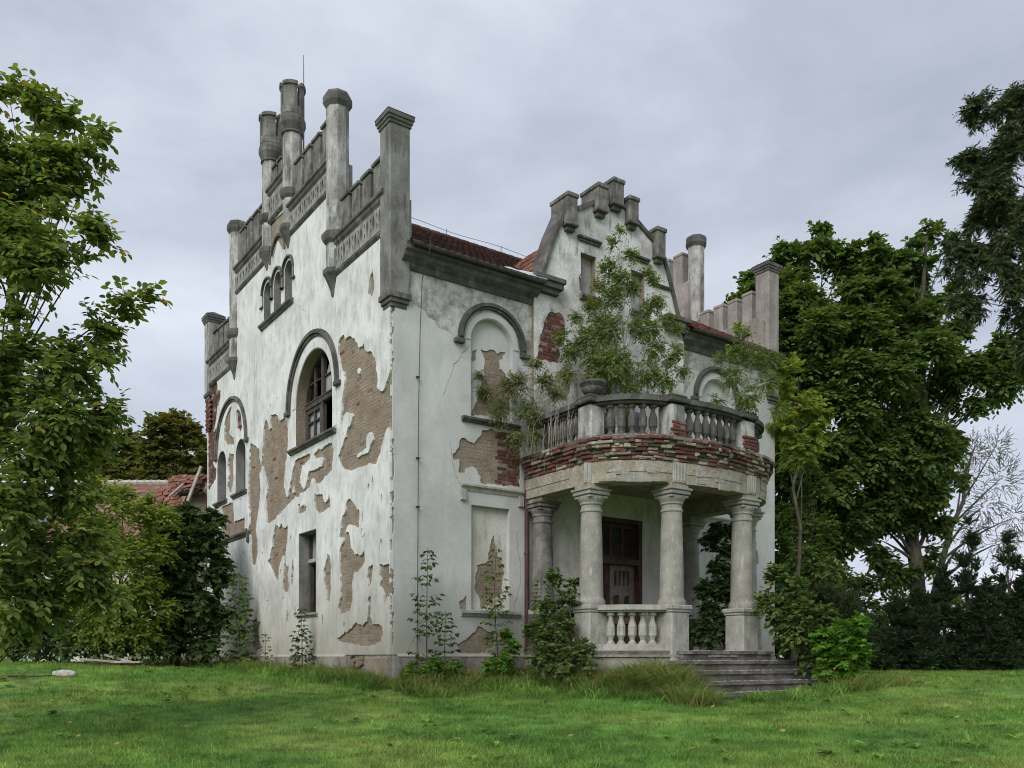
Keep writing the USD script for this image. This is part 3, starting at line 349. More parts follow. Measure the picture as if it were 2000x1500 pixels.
WILLOW = [(3.19, -0.65, 7.02, 0.18), (2.82, -0.39, 6.62, 0.34), (3.33, -0.75, 6.68, 0.26), (2.53, -0.31, 6.03, 0.26), (3.0, -0.63, 6.03, 0.3), (3.52, -0.88, 6.4, 0.2), (2.31, -0.03, 6.45, 0.2), (2.81, -0.5, 5.46, 0.22), (3.07, -0.81, 5.44, 0.2), (2.22, 0.03, 6.79, 0.14)]
BIRCH_RIGHT = [(7.12, -3.15, 7.78, 0.2), (7.31, -3.28, 7.26, 0.32), (6.85, -3.09, 6.83, 0.28), (7.59, -3.48, 6.74, 0.3), (7.05, -3.35, 6.34, 0.34), (6.72, -2.88, 7.26, 0.16), (7.8, -3.63, 6.17, 0.2), (6.57, -2.89, 6.31, 0.18), (7.02, -3.09, 7.37, 0.22), (7.72, -3.45, 7.29, 0.2)]
PORCH_VINE = [(7.26, -2.28, 3.48, 0.2), (7.46, -2.41, 3.0, 0.22), (7.34, -2.21, 2.65, 0.2), (7.36, -2.34, 2.16, 0.25), (7.16, -2.21, 1.68, 0.25), (7.38, -2.48, 1.44, 0.22), (6.99, -2.21, 1.08, 0.2), (7.58, -2.38, 3.49, 0.16), (7.19, -2.1, 3.25, 0.2), (7.56, -2.48, 2.52, 0.22), (7.07, -2.14, 2.16, 0.22), (7.53, -2.58, 1.92, 0.2), (7.11, -2.41, 1.2, 0.25), (6.8, -2.07, 1.2, 0.2), (7.4, -2.62, 1.02, 0.2)]
PORCH_SHRUB = [(2.95, -1.7, 2.22, 0.2), (3.07, -1.9, 1.78, 0.24), (2.82, -1.61, 1.57, 0.24), (3.32, -1.84, 2.12, 0.14), (2.9, -2.03, 1.24, 0.3), (2.64, -1.85, 0.92, 0.3), (2.9, -2.28, 0.71, 0.28), (2.43, -1.94, 0.5, 0.25), (2.92, -2.66, 0.76, 0.2), (2.94, -2.79, 0.5, 0.18), (2.5, -1.5, 1.14, 0.22), (2.65, -2.34, 0.39, 0.25)]
WALL_SHRUB = [(2.01, -1.16, 0.5, 0.22), (1.74, -1.09, 0.39, 0.16), (2.26, -1.09, 0.82, 0.18), (2.18, -0.92, 1.04, 0.14)]
CORNER_WEED = [(0.15, -0.47, 0.29, 0.16), (0.58, -0.77, 0.39, 0.2), (0.97, -0.92, 0.39, 0.16), (0.36, -0.74, 0.29, 0.14)]
FIG = [(9.38, -1.07, 9.09, 0.1), (9.38, -1.07, 8.42, 0.1), (9.22, -0.96, 8.62, 0.07)]
UNDER = [(15.4, 2.65, 3.36, 0.7), (16.13, 2.5, 3.05, 0.7), (16.96, 2.29, 3.25, 0.7), (15.33, 2.7, 2.34, 0.7), (16.21, 2.45, 2.19, 0.7), (17.1, 2.19, 2.2, 0.7), (15.47, 2.6, 1.32, 0.7), (16.42, 2.3, 1.15, 0.7), (17.24, 2.09, 0.99, 0.7), (15.6, 2.5, 4.05, 0.7), (15.99, 2.6, 0.46, 0.7), (16.96, 2.29, 0.38, 0.7)]
GAP_TREE = [(30.94, 12.52, 4.2, 1.0), (32.4, 11.98, 4.78, 1.0), (33.88, 11.44, 4.27, 1.0), (34.27, 10.19, 4.74, 1.0), (31.73, 12.45, 2.87, 1.0), (33.2, 11.91, 3.17, 1.0), (33.6, 10.66, 2.85, 1.0), (35.09, 10.11, 3.14, 1.0), (32.53, 12.39, 1.51, 1.0), (33.16, 10.97, 1.5, 1.0), (34.86, 10.26, 1.51, 1.0)]
GAP_TREE_B = [(36.78, 9.65, 3.18, 0.9), (38.31, 9.07, 3.48, 0.9), (39.85, 8.48, 3.22, 0.9), (40.18, 7.28, 3.45, 0.9), (41.73, 6.68, 3.76, 0.9), (38.01, 9.77, 1.82, 0.9), (38.59, 8.38, 1.79, 0.9), (40.36, 7.63, 1.94, 0.9), (41.92, 7.03, 2.1, 0.9)]
# ================================================================= lawn
def make_ground():
    xs = np.unique(np.concatenate([np.linspace(-140, -26, 26), np.linspace(-26, 30, 141), np.linspace(30, 170, 30)]))
    ys = np.unique(np.concatenate([np.linspace(-80, -20, 16), np.linspace(-20, 36, 141), np.linspace(36, 260, 40)]))
    X, Y = np.meshgrid(xs, ys, indexing='ij'); Z = terrain(X, Y)
    i, j = np.meshgrid(np.arange(len(xs) - 1), np.arange(len(ys) - 1), indexing='ij'); w = len(ys)
    q = np.stack([i * w + j, (i + 1) * w + j, (i + 1) * w + j + 1, i * w + j + 1], -1).reshape(-1, 4)
    obj('lawn', (np.stack([X, Y, Z], -1).reshape(-1, 3), q), 'ground', smooth=True, kind='structure', label='wide green lawn sloping gently down in front of the ruined villa')
make_ground()

# ================================================================= villa
W, D = 12.2, 13.2
FL = Frame((0, 0, 0), (0, 1, 0), (-1, 0, 0))        # stepped gable front
FR = Frame((0, 0, 0), (1, 0, 0), (0, -1, 0))        # porch front
FF = Frame((W, 0, 0), (0, 1, 0), (1, 0, 0))         # far gable
FB = Frame((0, D, 0), (1, 0, 0), (0, 1, 0))         # back
villa = thing('villa', 'derelict white plastered villa with stepped battlement gables and columned porch', 'villa')
rng = np.random.default_rng(11)

# ---- openings of the gable front
MAIN = arch_poly(4.1, 1.15, 5.9, 6.93, k=1.02)
TRI = [arch_poly(c, .265, 9.84, 10.66) for c in (5.8, 6.6, 7.4)]
TWIN = [arch_poly(c, .455, 5.5, 6.62) for c in (9.72, 11.6)]
LOW = sbox(3.93, 1.66, 5.06, 3.7)
L_OPEN = unary_union([MAIN, LOW] + TRI + TWIN)

STEP = [(0, 2.92, 9.55), (2.92, 5.8, 11.63), (5.8, 7.4, 12.55), (7.4, 10.28, 11.63), (10.28, D, 9.55)]
def stepped(extra, z0=0.0):
    pts = [(0, z0)]
    for a, b, z in STEP: pts += [(a, z + extra), (b, z + extra)]
    return Polygon(pts + [(D, z0)])
wall_poly = stepped(0.6)
obj('gable_wall', FL.ext(wall_poly.difference(L_OPEN).intersection(sbox(-1, -1, 20, 8.95)), -.45, 0), 'mortar', villa)
obj('gable_wall', FL.ext(wall_poly.difference(L_OPEN).intersection(sbox(-1, 8.95, 20, 20)), -.45, 0), 'back_render', villa)
obj('panel_ground', FL.ext(Polygon([(5.8, 11.2), (7.4, 11.2), (7.4, 12.5), (5.8, 12.5)]), -.002, .004), 'mortar', villa)
cuts = [rough_edge(p, .022, .045, 100 + i) for i, p in enumerate(LEFT_TAN + LEFT_RED)]
cut = unary_union(cuts).difference(unary_union([rough_edge(p, .02, .05, 300 + i) for i, p in enumerate(LEFT_ISLAND)]))
trng = np.random.default_rng(5)
nicks = []
for i in range(85):      # small flakes lost here and there
    u, z = trng.uniform(.3, 12.4), trng.choice([trng.uniform(.8, 4.5), trng.uniform(.8, 9)])
    w, h = trng.uniform(.012, .05), trng.uniform(.03, .16)
    a = np.linspace(0, 2 * np.pi, 8)[:-1]
    nicks.append(Polygon(np.column_stack([u + w * np.cos(a) * trng.uniform(.6, 1.4, 7), z + h * np.sin(a) * trng.uniform(.6, 1.4, 7)])).buffer(0))
def corner_nicks(seed, z1, n):
    rg = np.random.default_rng(seed); out = []
    for i in range(n):
        z = rg.uniform(.6, z1); h = rg.uniform(.03, .22); w = rg.uniform(.008, .05)
        out.append(rough_edge([(-.06, z - h), (w * .5, z - h * .6), (w, z), (w * .6, z + h * .7), (-.06, z + h)], .006, .02, seed * 100 + i))
    return unary_union(out)
def crack(pts, seed, w=.006):
    """A hairline crack wandering from point to point."""
    rg = np.random.default_rng(seed); ln = LineString(pts); n = max(6, int(ln.length / .07)); q = [ln.interpolate(i / n, normalized=True) for i in range(n + 1)]
    q = [(p.x + rg.normal(0, .016), p.y + rg.normal(0, .012)) for p in q]
    return unary_union([LineString(q[i:i + 2]).buffer(w * rg.uniform(.5, 1.4), resolution=2) for i in range(n)])
L_CRACKS = [crack(p, 900 + i, w) for i, (p, w) in enumerate([([(1.55, 3.5), (1.35, 3.2), (1.2, 3.25)], .014), ([(2.1, .62), (2.2, 1.0), (1.6, 1.15), (.6, 1.1)], .010), ([(3.9, 1.66), (3.6, 1.1), (3.7, .65)], .006), ([(5.0, 3.72), (5.3, 4.15), (5.25, 4.6)], .006), ([(3.0, 7.9), (2.6, 8.6), (2.75, 9.3)], .006), ([(7.9, 9.7), (8.2, 8.9), (8.0, 8.2), (8.4, 7.4)], .006), ([(.35, 7.7), (.5, 7.1), (.3, 6.4)], .008), ([(5.6, 1.2), (6.2, 1.9), (6.1, 2.6)], .006), ([(4.2, 8.6), (4.6, 9.2), (5.3, 9.6)], .005)])]
R_CRACKS = [crack(p, 950 + i, w) for i, (p, w) in enumerate([([(1.9, 3.9), (1.5, 4.5), (1.35, 5.2)], .005), ([(.3, .65), (.8, 1.4), (.7, 2.1)], .005), ([(1.88, 7.4), (1.5, 6.9), (1.2, 6.2)], .005), ([(3.0, 1.5), (3.25, 2.3), (3.15, 3.4)], .007)])]
cut_all = unary_union([cut] + L_CRACKS + [ corner_nicks(3, 8.2, 34)] + nicks)
tan_panel = Polygon([(6.0, 12.35), (7.18, 12.45), (7.18, 11.75), (7.0, 11.3), (6.6, 11.75), (6.2, 11.3), (6.0, 11.6)])
plaster_area = stepped(.02, .62).difference(L_OPEN.buffer(.004)).difference(cut_all).difference(tan_panel)
obj('gable_plaster', FL.ext(plaster_area, .0, .045), 'plaster', villa, label='white flaking plaster with torn edges over bare mortar')

def courses(region, fr, n_base, seed, red=False, parent=None, prob=1.0, limit=400, z_off=0.0):
    """Bricks laid in courses inside a bare patch; red ones singly, mortar-smeared ones joined."""
    rg = np.random.default_rng(seed); inner = region.buffer(-.012); shapely.prepare(inner)
    u0, z0, u1, z1 = region.bounds; smeared = []; k = 0
    for r in range(int(math.floor(z0 / .077)), int(math.ceil(z1 / .077)) + 1):
        z = r * .077 + z_off; u = math.floor(u0 / .262) * .262 - (r % 2) * .131
        while u < u1:
            L = .25 if rg.random() > .25 else .12
            g_ = 0 if red else .004
            b = sbox(u, z, u + L, z + .064)
            if red and not inner.contains(b):
                q_ = inner.intersection(b)
                for q in polys(q_):
                    if q.area > .25 * b.area and rg.random() < prob: obj('brick', fr.ext(q, n_base - .03, n_base + rg.uniform(.004, .014)), 'brick%d' % rg.choice(5, p=[.36, .28, .16, .08, .12]), parent)
                u += L + .012; continue
            full = inner.contains(b)
            if full and rg.random() < prob:
                n = n_base + (rg.uniform(.002, .014) if red else rg.uniform(.0015, .007))
                if red:
                    m = 'brick%d' % rg.choice(5, p=[.36, .28, .16, .08, .12])
                    obj('brick', fr.box(u, u + L, n_base - .03, n + .004, z, z + .064, .006), m, parent); k += 1
                elif rg.random() < .04 and fr is FL:
                    obj('brick', fr.box(u, u + L, n_base - .03, n + .003, z, z + .064, .006), 'brick%d' % rg.choice([2, 2, 3, 1]), parent if parent is not None else villa)
                else:
                    smeared.append(fr.box(u - g_, u + L + g_, n_base - .03, n, z - g_, z + .064 + g_, .006))
            u += L + .012
    return smeared
# bare patches show their masonry
sm = []
for i, c in enumerate(cuts[:len(LEFT_TAN)]):
    for p in polys(c.difference(L_OPEN.buffer(.03))):
        sm += courses(p, FL, 0.0, 40 + i, prob=.97)
obj('smeared_brickwork', join(sm), 'bagged_brick', villa, kind='stuff', label='mortar smeared brick courses laid bare on the gable front')
fl_red = obj('bare_brickwork', FL.box(12.2, 12.25, -.02, .001, 7.5, 7.55), 'joint', villa, label='patch of red bricks laid bare')
for i, c in enumerate(cuts[len(LEFT_TAN):]):
    for p in polys(c.difference(L_OPEN.buffer(.03))):
        courses(p, FL, 0.0, 80 + i, red=True, parent=fl_red, prob=.93)
red2 = rough_edge([(8.0, .72), (8.35, .72), (8.3, 1.5), (8.1, 1.45)], .02, .05, 9)
courses(red2, FL, 0.0, 99, red=True, parent=fl_red, prob=.8)

# ---- hood moulds
def hood(fr, u, zs, r, w, n, m='dark_stone', stop=.16, legs=0.0, name='hood_mould', k=1.0):
    parts = [fr.ext(arch_band(u, zs, r - w, r, k=k), .0, n), fr.ext(arch_band(u, zs, r - w * .62, r - w * .12, k=k), n - .01, n + .045)]
    for s in (-1, 1):
        c = u + s * (r - w / 2)
        if legs: parts.append(fr.box(c - w / 2, c + w / 2, 0, n, zs - legs, zs + .01, .008))
        parts.append(fr.box(c - w * .5 - .05 + s * .05, c + w * .5 + .05 + s * .05, 0, n + .05, zs - legs - stop, zs - legs + .0, .012))
    return obj(name, join(parts), m, villa)
hood(FL, 4.18, 6.95, 1.62, .17, .09, stop=.11)
hood(FL, 10.62, 6.98, 1.55, .15, .08, legs=.0, stop=.12)
obj('window_surround', FL.ext(arch_band(4.1, 6.93, 1.16, 1.40, k=1.02).union(sbox(2.71, 5.95, 2.94, 6.95)), .04, .06), 'plaster', villa)
for c in (5.8, 6.6, 7.4): hood(FL, c, 10.66, .40, .085, .06, stop=.05, legs=.3)
def sill(fr, u0, u1, zt, n=.16, h=.1, m='dark_stone', name='window_sill', n0=0.0):
    return obj(name, [fr.mould([(n0, zt - h), (n0 + .5 * n, zt - h), (n0 + n * .8, zt - h * .55), (n0 + n, zt - h * .5), (n0 + n, zt - h * .1), (n0, zt)], u0, u1)], m, villa)
sill(FL, 2.72, 5.6, 5.9, .17, .12)
sill(FL, 5.42, 7.86, 9.84, .16, .14)
sill(FL, 9.12, 10.42, 5.5, .15, .13); sill(FL, 11.0, 12.25, 5.5, .15, .13)
sill(FL, 3.83, 5.14, 1.66, .13, .1, 'plinth')
obj('string_course', [FL.mould([(0, 4.1), (.06, 4.1), (.09, 4.17), (.12, 4.2), (.12, 4.25), (0, 4.3)], 8.98, D - .02), FL.box(8.92, 9.06, 0, .1, 3.92, 4.26)], 'dark_stone', villa)

# ---- windows
def pane(fr, u0, u1, z0, z1, n, parent, m='glass', poly=None):
    return obj('pane', fr.ext(poly if poly is not None else sbox(u0, z0, u1, z1), n, n + .005), m, parent)
def main_window():
    w = thing_part('arched_window')
    n0, n1 = -.30, -.20
    fr = MAIN.difference(MAIN.buffer(-.075)); obj('frame', FL.ext(fr, n0, n1), 'wood_dark', w)
    obj('mullion', FL.box(4.04, 4.16, n0 + .01, n1 + .03, 5.97, 8.03), 'wood_dark', w)
    obj('transom', [FL.box(3.03, 5.17, n0 + .01, n1 + .04, 6.86, 7.0), FL.box(3.03, 5.17, n0 + .01, n1 + .06, 6.98, 7.03)], 'wood_dark', w)
    for u in (3.56, 4.64): obj('glazing_bar', FL.box(u - .025, u + .025, n0 + .02, n1, 7.03, 7.88), 'wood_dark', w)
    obj('glazing_bar', FL.box(3.1, 5.1, n0 + .02, n1 - .01, 7.48, 7.52), 'wood_dark', w)
    up = MAIN.buffer(-.07)
    pane(FL, 0, 0, 0, 0, n0 + .03, w, poly=up.intersection(sbox(3.05, 7.03, 3.535, 8.2)))
    pane(FL, 0, 0, 0, 0, n0 + .03, w, poly=up.intersection(sbox(3.585, 7.03, 4.04, 8.2)).difference(Polygon([(3.58, 8.2), (4.05, 8.2), (4.05, 7.5)])))
    # lower casements: far one closed with glass, near one swung open inwards
    cas = sbox(4.18, 5.97, 5.14, 6.85); obj('casement', FL.ext(cas.difference(cas.buffer(-.09)), n0, n1 + .01), 'wood_dark', w)
    obj('casement', FL.box(4.63, 4.69, n0 + .01, n1, 6.05, 6.8), 'wood_dark', w); obj('casement', FL.box(4.25, 5.1, n0 + .01, n1, 6.50, 6.55), 'wood_dark', w)
    pane(FL, 4.25, 5.1, 6.04, 6.8, n0 + .03, w)
    o = sbox(3.06, 5.97, 4.02, 6.85); fo = Frame(FL.at(3.07, -.28, 0), (0.92, .38, 0), (-.38, .92, 0))
    ob = sbox(0, 5.97, .93, 6.85); obj('open_casement', fo.ext(ob.difference(ob.buffer(-.08)).union(sbox(.44, 5.98, .49, 6.84)), -.02, .03), 'wood_dark', w)
    obj('casement_post', FL.box(3.04, 3.11, n0, n1 + .02, 5.97, 6.86), 'wood_dark', w)
def thing_part(name, **kw):
    x = UsdGeom.Xform.Define(stage, path_for(name, villa)).GetPrim()
    return tag(x, **kw) if kw else x
main_window()
for i, (c, p) in enumerate(zip((5.8, 6.6, 7.4), TRI)):
    w = thing_part('attic_window'); obj('frame', FL.ext(p.difference(p.buffer(-.04)), -.3, -.24), 'wood_dark', w)
    obj('shutter', FL.ext(p.buffer(-.035), -.36, -.3), 'wood_grey' if i == 1 else 'wood_dark', w)
    obj('glazing_bar', FL.box(c - .02, c + .02, -.29, -.235, 9.87, 10.88), 'wood_dark', w)
for c, p in zip((9.72, 11.6), TWIN):
    w = thing_part('twin_window'); obj('frame', FL.ext(p.difference(p.buffer(-.06)).union(sbox(c - .45, 6.5, c + .45, 6.6).intersection(p)).union(sbox(c - .03, 5.5, c + .03, 6.55)), -.32, -.22), 'wood_dark', w)
    obj('pane', FL.ext(p.buffer(-.05), -.31, -.305), 'glass', w)
    obj('casement_bar', FL.box(c - .42, c + .42, -.3, -.25, 6.0, 6.05), 'wood_dark', w)
w = thing_part('ground_window')
obj('frame', FL.ext(LOW.difference(LOW.buffer(-.06)).union(sbox(3.95, 2.93, 5.04, 3.03)).union(sbox(4.46, 1.68, 4.53, 3.68)), -.34, -.24), 'wood_dark', w)
obj('ledge', FL.box(3.95, 5.04, -.24, -.19, 2.96, 3.06), 'wood_grey', w)
obj('pane', FL.ext(sbox(4.53, 3.03, 5.0, 3.64), -.31, -.305), 'glass', w); obj('pane', FL.ext(sbox(3.99, 3.03, 4.46, 3.64), -.31, -.305), 'glass', w); obj('pane', FL.ext(sbox(4.0, 1.72, 4.46, 2.93), -.31, -.305), 'glass', w)
obj('casement', FL.ext(sbox(4.0, 1.72, 4.46, 2.93).difference(sbox(4.06, 1.78, 4.4, 2.87)), -.29, -.235), 'wood_dark', w)

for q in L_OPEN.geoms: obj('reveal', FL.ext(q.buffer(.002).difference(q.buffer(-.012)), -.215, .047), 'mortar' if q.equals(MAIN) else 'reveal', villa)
# ---- plinth of the gable front
pl = sbox(.0, -.4, D, .6).difference(unary_union([rough_edge([(1.2, -.2), (2.45, -.2), (2.2, .15), (1.95, .3), (1.9, .6), (1.1, .62)], .03, .05, 3), rough_edge([(4.7, -.2), (5.6, -.2), (5.5, .3), (5.3, .62), (4.75, .62)], .03, .06, 4), rough_edge([(8.3, -.2), (8.8, -.2), (8.75, .5), (8.4, .55)], .03, .06, 6)]))
pl = pl.difference(unary_union([crack([(2.55, .62), (2.45, .35), (2.55, .12), (2.95, -.05)], 970, .014), crack([(4.68, .62), (4.6, .3), (4.72, .0)], 971, .012), crack([(7.2, .6), (7.0, .2), (7.3, -.2)], 972, .008)]))
for q in polys(pl): obj('plinth', FL.ext(q, .0, .075), 'plinth', villa)
obj('plinth_ledge', [FL.mould([(0, .58), (.085, .58), (.06, .63), (0, .645)], 2.2, 4.6), FL.mould([(0, .58), (.085, .58), (.06, .63), (0, .645)], 5.6, D), FR.mould([(0, .58), (.085, .58), (.06, .63), (0, .645)], .1, 3.5)], 'plaster', villa)
obj('buttress', FL.box(.02, 1.05, -.1, .12, -.4, .56, .02), 'mortar', villa)
rub = []
for i in range(46):
    u, z = rng.uniform(1.15, 2.25), rng.uniform(-.15, .55); s = rng.uniform(.06, .16)
    v, f = cbox((s * 1.4, s * .7, .08), .02); a = rng.uniform(-.3, .3); R_ = np.array([[math.cos(a), -math.sin(a), 0], [math.sin(a), math.cos(a), 0], [0, 0, 1]])
    rub.append(FL.put((v @ R_.T + [u, z, rng.uniform(.0, .03)], f)))
obj('rubble_core', join(rub), 'bagged_brick', villa, label='broken rubble core showing where the plinth facing fell away')

# ---- parapets, friezes, cornices, merlons (both gables)
def lens(u, z, w, h, tilt=0.0):
    a = np.linspace(0, 1, 7); l = [(u - w * math.sin(np.pi * t), z - h + 2 * h * t) for t in a]; r = [(u + w * math.sin(np.pi * t), z - h + 2 * h * t) for t in a[::-1]]
    return Polygon(l + r[1:-1]).buffer(0)
CORN = [(.0, -.06), (.05, -.06), (.06, .0), (.10, .05), (.11, .11), (.15, .14), (.15, .2), (.0, .27)]
SECT = [(.5, 2.6, 9.58, 10.14, 11.2), (3.25, 5.5, 11.66, 12.14, 13.4), (6.05, 7.15, 12.6, 13.22, 14.06), (7.7, 9.95, 11.66, 12.14, 13.4), (10.6, 12.7, 9.58, 10.14, 11.2)]
def parapets(fr, front, sides):
    ms = 'merlon_stone' if front else 'back_render'
    for k, (u0, u1, zf, zc, zt) in enumerate(SECT):
        zf -= .12; zc -= .12
        a, b = u0 - .3, u1 + .3
        if front:
            obj('frieze_moulding', fr.mould([(0, zf - .06), (.05, zf - .06), (.10, zf), (.10, zf + .03), (0, zf + .08)], a, b), 'dark_stone', villa)
            band = sbox(a, zf + .05, b, zc); holes = []; n = max(4, int((b - a - .1) / .265)); zz = (zf + zc) / 2 + .03; h = (zc - zf) * .34
            for i in range(n):
                u = a + .18 + i * (b - a - .3) / max(1, n - 1)
                holes.append(lens(u, zz, .058, h))
                holes.append(lens(u + .13, zz - h * .55, .03, h * .4)); holes.append(lens(u + .13, zz + h * .55, .03, h * .4))
            obj('frieze', fr.ext(band.difference(unary_union(holes)), .012, .10), 'frieze', villa)
            obj('frieze_ground', fr.ext(band, .0, .014), 'merlon_stone', villa)
        obj('cornice', fr.mould([(n_, z_ + zc + .08) for n_, z_ in CORN], a - .02, b + .02), 'dark_stone', villa)
        zb = zc + .3; L = u1 - u0; nm = 4 if L > 1.6 else 3; pitch = (L + .1) / nm
        obj('parapet', fr.box(a, b, -.34, .02, zc - .1, zb + .05), ms, villa)
        for i in range(nm):
            c = u0 - .05 + pitch * (i + .5); hw = pitch * .5 - (.075 if front else .095); dz = rng.uniform(-.03, .03)
            m = [fr.box(c - hw, c + hw, -.30, -.02, zb + .02, zt - .1 + dz, .015)] + [fr.box(c - hw - .012, c + hw + .012, -.31, -.01, zt - .1 + dz, zt + dz, .02)] if not front else [fr.box(c - hw, c + hw, -.30, -.02, zb + .02, zt - .1 + dz, .015), fr.mould([(-.34, zt - .1 + dz), (.02, zt - .1 + dz), (.03, zt - .05 + dz), (-.16, zt + .02 + dz), (-.34, zt - .05 + dz)], c - hw - .025, c + hw + .025)]
            obj('merlon', join(m), ms, villa)
parapets(FL, True, 1)
obj('far_gable_wall', FF.ext(wall_poly, -.45, 0), 'back_render', villa)
parapets(FF, False, 1)

OCT = math.pi / 8
def oct_pillar(fr, u, front):
    m = 'pillar_stone'; r = .265; n = -.07
    p = obj('octagonal_pillar', fr.lathe([(r, 9.55), (r, 13.42), (r + .02, 13.45)], u, n, 8, OCT), m, villa)
    obj('cap', fr.lathe([(r + .005, 13.40), (r + .03, 13.44), (r + .075, 13.51), (r + .075, 13.66), (r + .03, 13.74), (.18, 13.79)], u, n, 8, OCT), 'dark_stone', p)
    obj('corbel', fr.lathe([(.03, 8.74), (.055, 8.86), (.045, 8.95), (.10, 9.02), (.12, 9.14), (.16, 9.24), (.24, 9.42), (r + .03, 9.50), (r + .03, 9.60), (r, 9.62)], u, n + .05, 8, OCT), 'dark_stone', p)
    obj('band', fr.lathe([(r, 10.2), (r + .08, 10.28), (r + .11, 10.36), (r + .11, 10.44), (r, 10.5)], u, n, 8, OCT), 'dark_stone', p)
for u in (2.92, 10.28): oct_pillar(FL, u, True); oct_pillar(FF, u, False)
def turret(fr, u):
    r = .25; n = -.07
    p = obj('turret', fr.lathe([(r, 11.72), (r, 14.22)], u, n, 8, OCT), 'pillar_stone', villa)
    obj('corbel', fr.lathe([(.03, 11.05), (.055, 11.14), (.045, 11.2), (.09, 11.26), (.15, 11.42), (r + .02, 11.66), (r + .04, 11.7), (r + .04, 11.8), (r, 11.84)], u, n + .05, 8, OCT), 'dark_stone', p)
    obj('band', fr.lathe([(r, 12.5), (r + .06, 12.58), (r + .08, 12.66), (r + .08, 12.72), (r, 12.78)], u, n, 8, OCT), 'dark_stone', p)
    obj('collar', fr.lathe([(r, 14.2), (r + .04, 14.22), (r + .015, 14.27), (r + .09, 14.45), (r + .09, 14.58), (r + .03, 14.72)], u, n, 16), 'dark_stone', p)
    # battlemented drum: eight wall pieces with slots between them
    parts = []; ro, ri = r + .055, r - .05
    for k in range(4):
        a0, a1 = k * np.pi / 2 + .16 + .2, (k + 1) * np.pi / 2 - .16 + .2
        pl_ = arch_band(0, 0, ri, ro, a0, a1, 8); m_ = trimesh.creation.extrude_polygon(pl_, .55); v = np.array(m_.vertices); v[:, 2] += 14.85; parts.append((v + fr.at(u, n, 0), np.array(m_.faces)))
        pl_ = arch_band(0, 0, ri - .02, ro + .035, a0 - .02, a1 + .02, 8); m_ = trimesh.creation.extrude_polygon(pl_, .09); v = np.array(m_.vertices); v[:, 2] += 15.40; parts.append((v + fr.at(u, n, 0), np.array(m_.faces)))
    parts.append(fr.lathe([(ro, 14.68), (ro, 14.88)], u, n, 16))
    obj('battlement', join(parts), 'merlon_stone', p)
for u in (5.8, 7.4): turret(FL, u)
obj('panel_corbel', [FL.ext(tan_panel.buffer(.0), .0, .012)], 'mortar', villa)
obj('panel_arch', [FL.ext(arch_band(6.6, 11.33, .52, .60, 0, np.pi, 18), .02, .07)], 'dark_stone', villa)

def corner_pillar(x, y, sx, sy, m='corner_stone', zb=8.05):
    """Square corner turret on a stepped corbel; sx, sy point outwards."""
    cx, cy, h = x - sx * .13, y - sy * .13, .235
    p = obj('corner_pillar', [tr(cbox((2 * h, 2 * h, 11.6 - zb), .02), (cx, cy, (11.6 + zb) / 2))], m, villa)
    cap = [tr(cbox((2 * h + a, 2 * h + a, b), .01), (cx, cy, z)) for a, b, z in ((.05, .08, 11.6), (.10, .08, 11.67), (.15, .10, 11.75))]
    k = h + .085; v = np.array([[-k, -k, 0], [k, -k, 0], [k, k, 0], [-k, k, 0], [0, 0, .2]]) + [cx, cy, 11.795]
    cap.append((v, np.array([[0, 1, 4], [1, 2, 4], [2, 3, 4], [3, 0, 4], [0, 2, 1], [0, 3, 2]])))
    obj('cap', join(cap), 'dark_stone', p)
    obj('corbel', join([tr(cbox((2 * h + a, 2 * h + a, b), .01), (cx, cy, zb + z)) for a, b, z in ((.05, .12, .0), (-.03, .1, -.10), (-.1, .1, -.19), (-.17, .08, -.27))]), 'dark_stone', p)
def tr(vf, t): return np.asarray(vf[0]) + np.asarray(t, float), vf[1]
corner_pillar(0, 0, -1, -1); corner_pillar(0, D, -1, 1, 'pillar_stone', 9.2); corner_pillar(W, 0, 1, -1, 'back_render', 8.05); corner_pillar(W, D, 1, 1)
# bare red lower part of the far pillar
fp = obj('bare_corner_core', [tr(cbox((.42, .42, 1.2), .01), (.14, D - .14, 8.6))], 'joint', villa)
for r in range(13):
    for s in range(2):
        z = 8.06 + r * .077
        obj('brick', FL.box(D - .45 + s * .26 - (r % 2) * .1, D - .45 + s * .26 + .24 - (r % 2) * .1, .045, .085 + rng.uniform(0, .03), z, z + .064, .006), 'brick%d' % rng.choice([0, 1, 1, 2]), fp)
for r in range(14):
    obj('brick', FR.box(-.06, .18, 0, .01, 0, .01) if False else FL.box(D + .0, D + .06, -.3 + (r % 2) * .05, .06, 8.06 + r * .07, 8.06 + r * .07 + .06, .006), 'brick%d' % rng.choice([0, 1, 2]), fp)

# ---- porch front: wall, niches, plaster
N_UP = [arch_poly(2.46, .57, 5.82, 7.52), arch_poly(9.76, .57, 5.82, 7.52)]
N_LO = [sbox(1.9, 1.6, 2.94, 3.92), sbox(9.26, 1.6, 10.3, 3.92)]
R_OPEN = unary_union(N_UP + N_LO)
RIS0, RIS1 = 3.55, 8.4; DC = 5.97
front_poly = sbox(.455, -.4, W - .455, 9.0)
for q in polys(front_poly.difference(R_OPEN).difference(sbox(RIS0 + .05, -.4, RIS1 - .05, 9.0))): obj('porch_front_wall', FR.ext(q, -.45, 0), 'mortar', villa)
rcuts = [rough_edge(p, .02, .045, 500 + i) for i, p in enumerate(RIGHT_TAN)]
rtan2 = [rough_edge([(11.0, 3.0), (11.5, 3.2), (11.3, 4.6), (10.9, 4.2)], .03, .06, 520)]
pr = sbox(.0, .62, RIS0, 8.72).union(sbox(RIS1, .62, W, 8.72)).difference(R_OPEN.buffer(.004)).difference(unary_union(rcuts + rtan2 + [corner_nicks(4, 8.2, 26)] + R_CRACKS))
